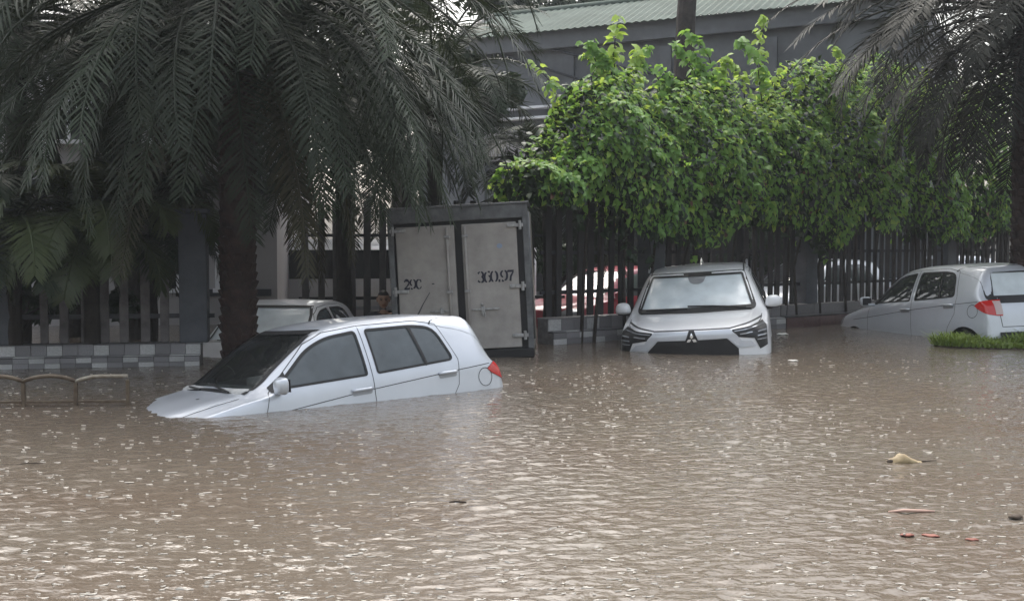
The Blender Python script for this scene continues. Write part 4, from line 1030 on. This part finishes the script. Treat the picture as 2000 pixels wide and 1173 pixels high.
for k, (x, y, lab) in enumerate(((4.6, 24.6, 'dark bush behind the fence, behind the SUV'), (8.6, 26.2, 'dark bush behind the fence, left of the right hatchback roof'), (12.2, 28.5, 'dark bush behind the fence near the right edge'), (1.0, 23.0, 'dark bush behind the fence, right of the truck'))):
    leafy_tree('bush', lab, x, y, 1.6, .12, (x, y, 1.55), (2.3, .9, 1.0), 5200, 'leaf_deep', 60 + k, leaf=.20)

# ------------------------------------------------------------------ buildings
def shed():
    A, B = Vector((-2.6, 30.1, 0)), Vector((9.2, 24.1, 0)); L = (B - A).length; ang = math.atan2(B.y - A.y, B.x - A.x)
    t = thing('shed_building', 'grey building with corrugated metal roof behind the creeper', 'building', (A.x, A.y, -.75), ang)
    ze = 6.95 + .75
    MB().box((L / 2, 4.0, ze / 2 - .1), (L, 8.0, ze - .2)).build('wall', 'wall_blue', t)
    # fascia under the eave
    MB().box((L / 2, -.18, ze - .30), (L, .10, .46), bev=.01).build('fascia', 'wall_blue', t)
    # corrugated roof: ribs run up the slope
    x0 = 1.3; n = int((L - x0) / .10); V = []; F = []; dep, rise = 2.5, 1.10
    for i in range(n + 1):
        x = x0 + (L - x0 + .3) * i / n; zz = .035 if i % 2 else 0
        V += [(x, -.42, ze - .12 + zz), (x, -.42 + dep, ze - .12 + rise + zz)]
    F = [(2 * i, 2 * i + 2, 2 * i + 3, 2 * i + 1) for i in range(n)]
    rf = mesh('roof', V, F, 'roof_green'); ro = ob('roof', rf, t)
    so_ = ro.modifiers.new('s', 'SOLIDIFY'); so_.thickness = .02
    MB().tube([(x0 - .05, -.42 + dep, ze + rise - .08), (L + .3, -.42 + dep, ze + rise - .08)], .075, 8).build('ridge_cap', 'roof_green', ro, True)
    MB().box((x0 - .03, -.42 + dep / 2, ze - .1 + rise / 2), (.08, math.hypot(dep, rise), .14), rx=math.atan2(rise, dep)).build('barge_board', 'wall_pale', ro)
    # pale pipes and a light awning on the wall, left
    for z, x1_ in ((4.95, 4.3), (4.68, 4.3)):
        MB().box((x1_ - 1.1, -.16, z + .75), (2.6, .22, .07), bev=.01).build('ledge', 'white_trim', t)
    MB().box((3.2, -.06, 4.8), (2.7, .08, .9)).build('panel', 'wall_pale', t)
    # column strips; dark sloping tubes stand in for diagonal shadow lines
    for k in range(5):
        MB().box((2.0 + k * 2.6, -.05, ze / 2 - .3), (.28, .10, ze - .8)).build('column', 'wall_blue', t)
    for k in range(4):
        w = MB().box((3.3 + k * 2.6, -.012, 2.2), (1.7, .05, 2.6)).build('window', 'window_dark', t)
        fr = MB(); fr.box((3.3 + k * 2.6, -.045, 2.2), (.06, .04, 2.6)); fr.box((3.3 + k * 2.6, -.046, 2.9), (1.7, .04, .06)); fr.build('window_frame', 'wall_dark', w)
    for k, (xa, za, xb, zb_) in enumerate(((2.2, 6.7, 8.2, 4.9), (3.6, 6.75, 9.5, 5.2))):
        MB().tube([(xa, -.10, za + .6), ((xa + xb) / 2, -.12, (za + zb_) / 2 + .45), (xb, -.10, zb_ + .6)], .03, 6).build('shadow_line', 'wall_dark', t)
shed()
def pale_house():
    t = thing('pale_building', 'pale rendered building with small windows behind the left fence', 'building', (-13.0, 17.6, -.75), rad(6))
    Wd, H, D = 9.0, 5.6, 7
    MB().box((Wd / 2, D / 2, H / 2), (Wd, D, H)).build('wall', 'wall_pale', t)
    MB().box((Wd / 2, D / 2, H + .1), (Wd + .5, D + .5, .2), bev=.02).build('roof', 'concrete', t)
    MB().box((Wd / 2, -.02, 1.05), (Wd + .02, .06, 2.1)).build('dado', 'concrete', t) if False else None
    for x in (1.4, 3.4, 5.6, 7.15, 8.2):
        for z in (1.85, 4.35):
            w_ = .75 if x < 7 else .34
            w = MB().box((x, -.012, z), (w_, .05, .95)).build('window', 'window_dark', t)
            f = MB(); f.box((x, -.05, z), (.05, .05, .95)); f.box((x, -.05, z + .05), (w_, .05, .05))
            for s_ in (-1, 1): f.box((x + s_ * (w_ / 2 + .03), -.045, z), (.07, .07, 1.08))
            f.box((x, -.047, z + .51), (w_ + .13, .07, .07)); f.box((x, -.06, z - .51), (w_ + .2, .10, .07)); f.build('window_frame', 'white_trim', w)
    MB().box((Wd / 2, -.06, 3.1), (Wd + .1, .14, .22), bev=.02).build('string_course', 'wall_dark', t)
    MB().box((Wd - .9, -.03, 1.3), (1.6, .03, .12)).build('dark_band', 'wall_dark', t)
pale_house()
def van():
    t = thing('minibus', 'white minibus with dark side windows behind the bay fence, left of the truck', 'minibus', (-2.1, 21.6, -.62), rad(8))
    bm = bmesh.new(); bmesh.ops.create_cube(bm, size=1)
    for v in bm.verts: v.co = Vector((v.co.x * 5.0, v.co.y * 1.8, v.co.z * 1.75))
    bmesh.ops.bevel(bm, geom=bm.edges[:], offset=.16, segments=3, affect='EDGES')
    o = bm_obj(bm, 'body', 'paint_white', t); o.location = (0, 0, 1.22)
    for k in range(4):
        w = MB().box((-1.8 + k * 1.15, -.90, 1.62), (.95, .03, .55), bev=.01).build('side_window', 'blue_glass' if k == 2 else 'window_dark', t)
    for x in (-1.6, 1.6):
        for y in (-.75, .75):
            n = ob('wheel', WHEEL[.34][0] if .34 in WHEEL else WHEEL[.29][0], t, (x, y, .34))
    MB().box((0, -.905, .78), (4.6, .02, .06)).build('side_moulding', 'greyplastic', t)
van()

# ------------------------------------------------------------------ low garden railing standing in the water at the left
def railing():
    t = thing('garden_railing', 'low rusty arched garden railing in the water at the left', 'railing', (-4.95, 9.02, -.75), rad(3))
    step = .435; zt = .215 + .75; zlow = .035 + .75
    for i in range(5):
        x = i * step - .06; h = zt - .02 if i < 4 else zt + .005
        MB().box((x, 0, h / 2), (.030, .030, h), bev=.004).build('post', 'rail_rust', t)
    for i in range(4):
        x0, x1 = i * step - .06, (i + 1) * step - .06; m = 'rail_pale' if i == 3 else 'rail_rust'
        pts = [(x0 + (x1 - x0) * k / 10, 0, zt - .005 + .045 * math.sin(math.pi * k / 10) ** .8) for k in range(11)]
        if i == 3: pts = [(x0 + (x1 - x0) * k / 10, 0, zt - .01 + .045 * math.sin(math.pi / 2 * min(1, k / 5)) ** .8) for k in range(11)]
        MB().tube(pts, .017, 7).build('top_rail', m, t, True)
        MB().box(((x0 + x1) / 2, 0, zlow), (step - .03, .022, .022), bev=.003).build('bottom_rail', 'rail_rust', t)
railing()

# ------------------------------------------------------------------ grass clump
def grass():
    t = thing('grass_clump', 'clump of bright green grass on a mound at the palm foot, right', 'grass', (7.0, 14.55, -.75))
    mb = MB(); 
    n = 26
    V = [(0, 0, .795)]
    for k in range(n): a = 6.283 * k / n; V.append((1.25 * math.cos(a), .55 * math.sin(a), .77))
    for k in range(n): a = 6.283 * k / n; V.append((1.5 * math.cos(a), .7 * math.sin(a), .0))
    F = [(0, 1 + k, 1 + (k + 1) % n) for k in range(n)] + [(1 + k, 1 + n + k, 1 + n + (k + 1) % n, 1 + (k + 1) % n) for k in range(n)]
    mb.add(V, F).build('mound', 'soil', t, True)
    g = MB()
    for _ in range(5200):
        a = random.uniform(0, 6.283); q = math.sqrt(random.random()); x, y = 1.30 * q * math.cos(a), .58 * q * math.sin(a)
        h = random.uniform(.07, .24) * (1.05 - .35 * q) * (.35 + .9 * abs(math.sin(x * 6.1 + y * 4) * math.sin(x * 2.3 + 1))); d = random.uniform(0, 6.283); l = random.uniform(.3, 2.2) * h; w = random.uniform(.006, .014)
        c, s_ = math.cos(d), math.sin(d); p = Vector((x, y, .765)); e = Vector((-s_, c, 0)) * w; m1 = p + Vector((c * l * .35, s_ * l * .35, h * .65)); tp = p + Vector((c * l, s_ * l, h * random.uniform(.75, 1.05)))
        g.add([p - e, p + e, m1 + e, m1 - e, tp], [(0, 1, 2, 3), (3, 2, 4)])
    o = g.build('blades', 'grass', t); o['kind'] = 'stuff'
grass()

# ------------------------------------------------------------------ person beside the truck
def person():
    t = thing('person', 'person in dark shirt with short black hair wading left of the truck', 'person', (at(749, 14.0), 14.0, -.75), rad(0))
    t.scale = (1, 1, 1)
    J = {'pel': (0, .12, .62), 'sp': (0, .08, .82), 'ch': (0, .02, 1.05), 'nk': (0, -.03, 1.22), 'hb': (.005, -.05, 1.28),
         'sl': (-.17, .02, 1.17), 'sr': (.17, .02, 1.17), 'el': (-.25, -.06, .92), 'er': (.26, -.10, .96), 'wl': (-.17, -.24, .80), 'wr': (.14, -.27, 1.09),
         'hl': (-.10, .12, .60), 'hr': (.10, .12, .60), 'kl': (-.14, -.18, .42), 'kr': (.14, -.16, .42), 'al': (-.13, .05, .09), 'ar': (.13, .07, .09), 'tl': (-.15, -.14, .04), 'tr': (.15, -.12, .04)}
    rd = {'pel': .13, 'sp': .13, 'ch': .145, 'nk': .06, 'hb': .055, 'sl': .07, 'sr': .07, 'el': .045, 'er': .045, 'wl': .032, 'wr': .032, 'hl': .095, 'hr': .095, 'kl': .06, 'kr': .06, 'al': .042, 'ar': .042, 'tl': .035, 'tr': .035}
    E_ = [('pel', 'sp'), ('sp', 'ch'), ('ch', 'nk'), ('nk', 'hb'), ('ch', 'sl'), ('ch', 'sr'), ('sl', 'el'), ('el', 'wl'), ('sr', 'er'), ('er', 'wr'), ('pel', 'hl'), ('pel', 'hr'), ('hl', 'kl'), ('hr', 'kr'), ('kl', 'al'), ('kr', 'ar'), ('al', 'tl'), ('ar', 'tr')]
    def skin_obj(name, J, E_, rd, m, root, parent, sub=2):
        ks = list(J); me = bpy.data.meshes.new(name); me.from_pydata([J[k] for k in ks], [(ks.index(a), ks.index(b)) for a, b in E_], [])
        o = ob(name, me, parent); md = o.modifiers.new('skin', 'SKIN'); md.use_smooth_shade = True
        for k, sv in zip(ks, me.skin_vertices[0].data): sv.radius = (rd[k], rd[k]); sv.use_root = (k == root)
        sb = o.modifiers.new('sub', 'SUBSURF'); sb.levels = sub; sb.render_levels = sub
        me.materials.append(M[m]); return o
    body = skin_obj('body', J, E_, rd, 'skin', 'pel', t)
    # head: egg with brow, nose, jaw, ears
    bm = bmesh.new(); bmesh.ops.create_uvsphere(bm, u_segments=28, v_segments=20, radius=1)
    for v in bm.verts:
        x, y, z = v.co
        w = .076 * (1 - .16 * max(0, -z)); dpt = .096
        X, Y, Z = x * w, y * dpt, z * .118
        if y < 0:
            Y += .012 * math.exp(-((z + .0) / .16) ** 2) * math.exp(-((abs(x) - .38) / .20) ** 2)          # eye sockets
            Y -= .022 * math.exp(-((z + .18) / .16) ** 2) * math.exp(-(x / .17) ** 2)                       # nose
            Y -= .006 * math.exp(-((z + .50) / .09) ** 2) * math.exp(-(x / .30) ** 2)                       # lips
            Y -= .008 * math.exp(-((z + .82) / .16) ** 2) * math.exp(-(x / .35) ** 2)                       # chin
            Y -= .005 * math.exp(-((z - .17) / .08) ** 2) * math.exp(-(x / .6) ** 2)                        # brow
        v.co = (X, Y, Z)
    hd = bm_obj(bm, 'head', 'skin', t); hd.location = (.005, -.065, 1.41); hd.rotation_euler = (rad(6), 0, rad(8))
    for s_ in (-1, 1):
        MB().ball((s_ * .078, .01, -.005), (.014, .022, .032), 10, 7).build('ear', 'skin', hd, True)
        MB().ball((s_ * .029, -.083, .004), (.013, .008, .008), 10, 7).build('eye', 'hair', hd, True)
        MB().tube([(s_ * .012, -.093, .022), (s_ * .030, -.092, .027), (s_ * .048, -.082, .022)], .005, 6).build('eyebrow', 'hair', hd, True)
    MB().tube([(-.022, -.094, -.058), (0, -.099, -.056), (.022, -.094, -.058)], .0045, 6).build('mouth', 'redleaf', hd, True)
    hm = MB(); n, m_ = 20, 7; V = []
    for i in range(m_ + 1):
        th = rad(74) * i / m_
        for k in range(n):
            ph = 6.283 * k / n; fr = 1.0 if math.sin(ph) > -.3 else .80
            tt = th * (1.25 if math.sin(ph) > .2 else fr); V.append((.0815 * math.sin(tt) * math.cos(ph), .101 * math.sin(tt) * math.sin(ph) + .004, .124 * math.cos(tt)))
    F = [(i * n + k, (i + 1) * n + k, (i + 1) * n + (k + 1) % n, i * n + (k + 1) % n) for i in range(m_) for k in range(n)]
    hm.add(V, F).build('hair', 'hair', hd, True)
    # shirt follows the torso and upper arms
    js = {k: J[k] for k in ('pel', 'sp', 'ch', 'sl', 'sr')}; js['ul'] = tuple(np.array(J['sl']) * .25 + np.array(J['el']) * .75); js['ur'] = tuple(np.array(J['sr']) * .25 + np.array(J['er']) * .75); js['nb'] = (0, -.01, 1.19)
    skin_obj('shirt', js, [('pel', 'sp'), ('sp', 'ch'), ('ch', 'sl'), ('ch', 'sr'), ('sl', 'ul'), ('sr', 'ur'), ('ch', 'nb')], {'pel': .15, 'sp': .15, 'ch': .165, 'sl': .09, 'sr': .09, 'ul': .066, 'ur': .066, 'nb': .085}, 'cloth_dark', 'pel', t)
    jt = {k: J[k] for k in ('pel', 'hl', 'hr', 'kl', 'kr')}; skin_obj('trousers', jt, [('pel', 'hl'), ('pel', 'hr'), ('hl', 'kl'), ('hr', 'kr')], {'pel': .15, 'hl': .11, 'hr': .11, 'kl': .075, 'kr': .075}, 'cloth_dark', 'pel', t)
    for nm, sg in (('wl', -1), ('wr', 1)):
        w = Vector(J[nm]); e = Vector(J['el' if sg < 0 else 'er']); f = (w - e).normalized(); sd_ = f.cross(Vector((0, 0, 1))).normalized(); up = sd_.cross(f)
        JJ = {'w': tuple(w), 'p': tuple(w + f * .055), 'q': tuple(w + f * .085)}; EE = [('w', 'p'), ('p', 'q')]; RR = {'w': .026, 'p': .032, 'q': .030}
        for k, (o_, ln) in enumerate(((-.030, .065), (-.010, .075), (.011, .070), (.030, .052))):
            a = w + f * .085 + sd_ * o_; b_ = a + f * ln * .5 - up * .008; c_ = b_ + f * ln * .35 - up * ln * .35
            JJ['a%d' % k], JJ['b%d' % k], JJ['c%d' % k] = tuple(a), tuple(b_), tuple(c_); EE += [('q', 'a%d' % k), ('a%d' % k, 'b%d' % k), ('b%d' % k, 'c%d' % k)]
            for z in 'abc': RR['%s%d' % (z, k)] = .0095
        a = w + f * .03 - sd_ * sg * .035; b_ = a + f * .03 - sd_ * sg * .022; c_ = b_ + f * .028
        JJ.update(ta=tuple(a), tb=tuple(b_), tc=tuple(c_)); EE += [('p', 'ta'), ('ta', 'tb'), ('tb', 'tc')]; RR.update(ta=.011, tb=.0105, tc=.009)
        skin_obj('hand', JJ, EE, RR, 'skin', 'p', t, 1)
person()

# ------------------------------------------------------------------ things adrift, rain splashes, pale glint flecks
def adrift():
    # curled tan leaf sheath
    t = thing('floating_husk', 'curled tan leaf husk floating at the lower right', 'debris', (at(1770, 6.72), 6.72, -.006), rad(-4))
    n, m_ = 14, 9; V = []
    for i in range(n + 1):
        x = -.095 + .20 * i / n; w = .055 * math.sin(math.pi * (i + .8) / (n + 2)) ** .6; h = .048 * math.exp(-((x - .0) / .055) ** 2) + .010
        for k in range(m_ + 1):
            a = math.pi * k / m_; V.append((x + .01 * math.sin(k), -w * math.cos(a), h * math.sin(a) ** .8 + .004 * math.sin(i * 1.7 + k)))
    F = [(i * (m_ + 1) + k, (i + 1) * (m_ + 1) + k, (i + 1) * (m_ + 1) + k + 1, i * (m_ + 1) + k + 1) for i in range(n) for k in range(m_)]
    o = ob('husk', mesh('husk', V, F, 'deadleaf', True), t); s_ = o.modifiers.new('s', 'SOLIDIFY'); s_.thickness = .004
    MB().tube([(.09, 0, .008), (.15, .004, .012), (.21, .0, .016)], [.007, .004, .002], 6).build('stalk', 'twig', t, True)
    MB().ball((-.085, -.02, .008), (.022, .018, .016), 8, 6, .15).build('dark_tip', 'twig', t, True)
    def stick(label, px, d, L, r, m, name='floating_stick', rz=0.):
        o = MB().tube([(-L / 2, 0, .004), (-L / 6, .01, .008), (L / 4, -.004, .008), (L / 2, .006, .003)], [r * .6, r, r, r * .5], 7).build(name, m, None, True); o.location = (at(px, d), d, 0.002); o.rotation_euler = (0, 0, rz); tag(o, label, 'stick')
    stick('thin pinkish stick floating below the tan husk', 1790, 5.42, .24, .008, 'pinkstick', rz=rad(2))
    stick('short dark twig floating below the near hatchback', 893, 5.62, .09, .005, 'twig')
    stick('dark twig floating at the left edge below the railing', 52, 6.62, .14, .004, 'twig', rz=rad(10))
    def bit(label, px, d, w, m, name='floating_leaf', h=.009):
        mb = MB()
        V = []; n, k_ = 8, 4
        for i in range(n + 1):
            x = -w / 2 + w * i / n; ww = w * .28 * math.sin(math.pi * (i + .3) / (n + .6)) ** .8
            for k in range(k_ + 1): y = -ww + 2 * ww * k / k_; V.append((x, y, h * math.cos(y / max(ww, .001) * 1.3) * (.5 + .5 * math.sin(math.pi * i / n)) + h * .15 * math.sin(i * 1.3) + .003))
        F = [(i * (k_ + 1) + k, (i + 1) * (k_ + 1) + k, (i + 1) * (k_ + 1) + k + 1, i * (k_ + 1) + k + 1) for i in range(n) for k in range(k_)]
        o = ob(name, mesh(name, V, F, m, True)); sl = o.modifiers.new('s', 'SOLIDIFY'); sl.thickness = .003; o.location = (at(px, d), d, .001); o.rotation_euler = (0, 0, random.uniform(-.4, .4)); tag(o, label, 'debris')
    bit('leftmost reddish leaf afloat below the pinkish stick', 1781, 4.98, .07, 'redleaf'); bit('middle reddish leaf afloat below the pinkish stick', 1828, 4.97, .08, 'redleaf'); bit('rightmost reddish leaf afloat near the lower right edge', 1910, 4.9, .06, 'redleaf')
    bit('small white scrap of foam right of the SUV bumper', 1551, 12.6, .12, 'foam', 'foam_scrap', .015); bit('white scrap of foam beside the SUV rear door', 1530, 16.3, .18, 'foam', 'foam_scrap', .03)
    bit('dark sodden leaf at the lower right edge', 1995, 5.3, .09, 'twig', h=.018)
adrift()
def splashes():
    """foam flecks, also standing in for sky glints, and rain splashes on the ripples"""
    r = random.Random(5); g = MB(); M['fleck'] = mat('fleck', (.42, .39, .34), .3, 0, .5)
    for k in range(3000):
        big = r.random() < .8
        d = 4.0 + 9 * r.random() ** 1.7 if big else 4.2 + 12 * r.random() ** 1.3
        x = r.uniform(-.5, .5) * d * 1.08
        if math.sin(x * 1.3 + d * .7) + math.sin(d * 1.9 - x * .6) + r.gauss(0, 1.0) < -.4: continue
        if big:      # thin ragged fleck
            L = r.uniform(.006, .022) * (1.6 if r.random() < .15 else 1); w = r.uniform(.0015, .004); n = 7; a = r.gauss(0, .22); c, s_ = math.cos(a), math.sin(a); V = []; ph = r.uniform(0, 6)
            for j in range(n):
                t = -1 + 2 * j / (n - 1); ww = w * (1 - t * t) ** .5 * r.uniform(.5, 1.2) + .0006; u = t * L; v = .25 * L * math.sin(t * 2 + ph) * .4
                for q in (-1, 0, 1):
                    X, Y = u * c - (v + q * ww) * s_, u * s_ + v * c + q * ww
                    V.append((x + X, d + Y, water_z(x + X, d + Y) + (.0045 if q == 0 else .0008)))
            F = [(3 * j + q, 3 * j + 3 + q, 3 * j + 4 + q, 3 * j + 1 + q) for j in range(n - 1) for q in (0, 1)]
            g.add(V, F)
        else:
            s_ = r.uniform(.002, .0048); g.ball((x, d, water_z(x, d) + r.uniform(.002, .012)), (s_ * r.uniform(1, 2), s_, s_ * r.uniform(.7, 1.2)), 6, 4)
    o = g.build('splash_glint', 'fleck', None, True); tag(o, 'small pale flecks of foam and painted sky glints, with raindrop splashes, scattered over the water', 'splash', kind='stuff')
splashes()

# ------------------------------------------------------------------ rainy air
hz = MB().box((0, 40, 7.6), (260, 220, 20.0)).me('haze', None)
hm = bpy.data.materials.new('haze'); hm.use_nodes = True; hn, hl_ = hm.node_tree.nodes, hm.node_tree.links; hn.clear()
ho = hn.new('ShaderNodeOutputMaterial'); hv = hn.new('ShaderNodeVolumePrincipled'); hv.inputs['Color'].default_value = (.86, .90, .95, 1); hv.inputs['Density'].default_value = .0013
hl_.new(hv.outputs[0], ho.inputs['Volume']); hz.materials.append(hm)
tag(ob('haze', hz), kind='stuff')
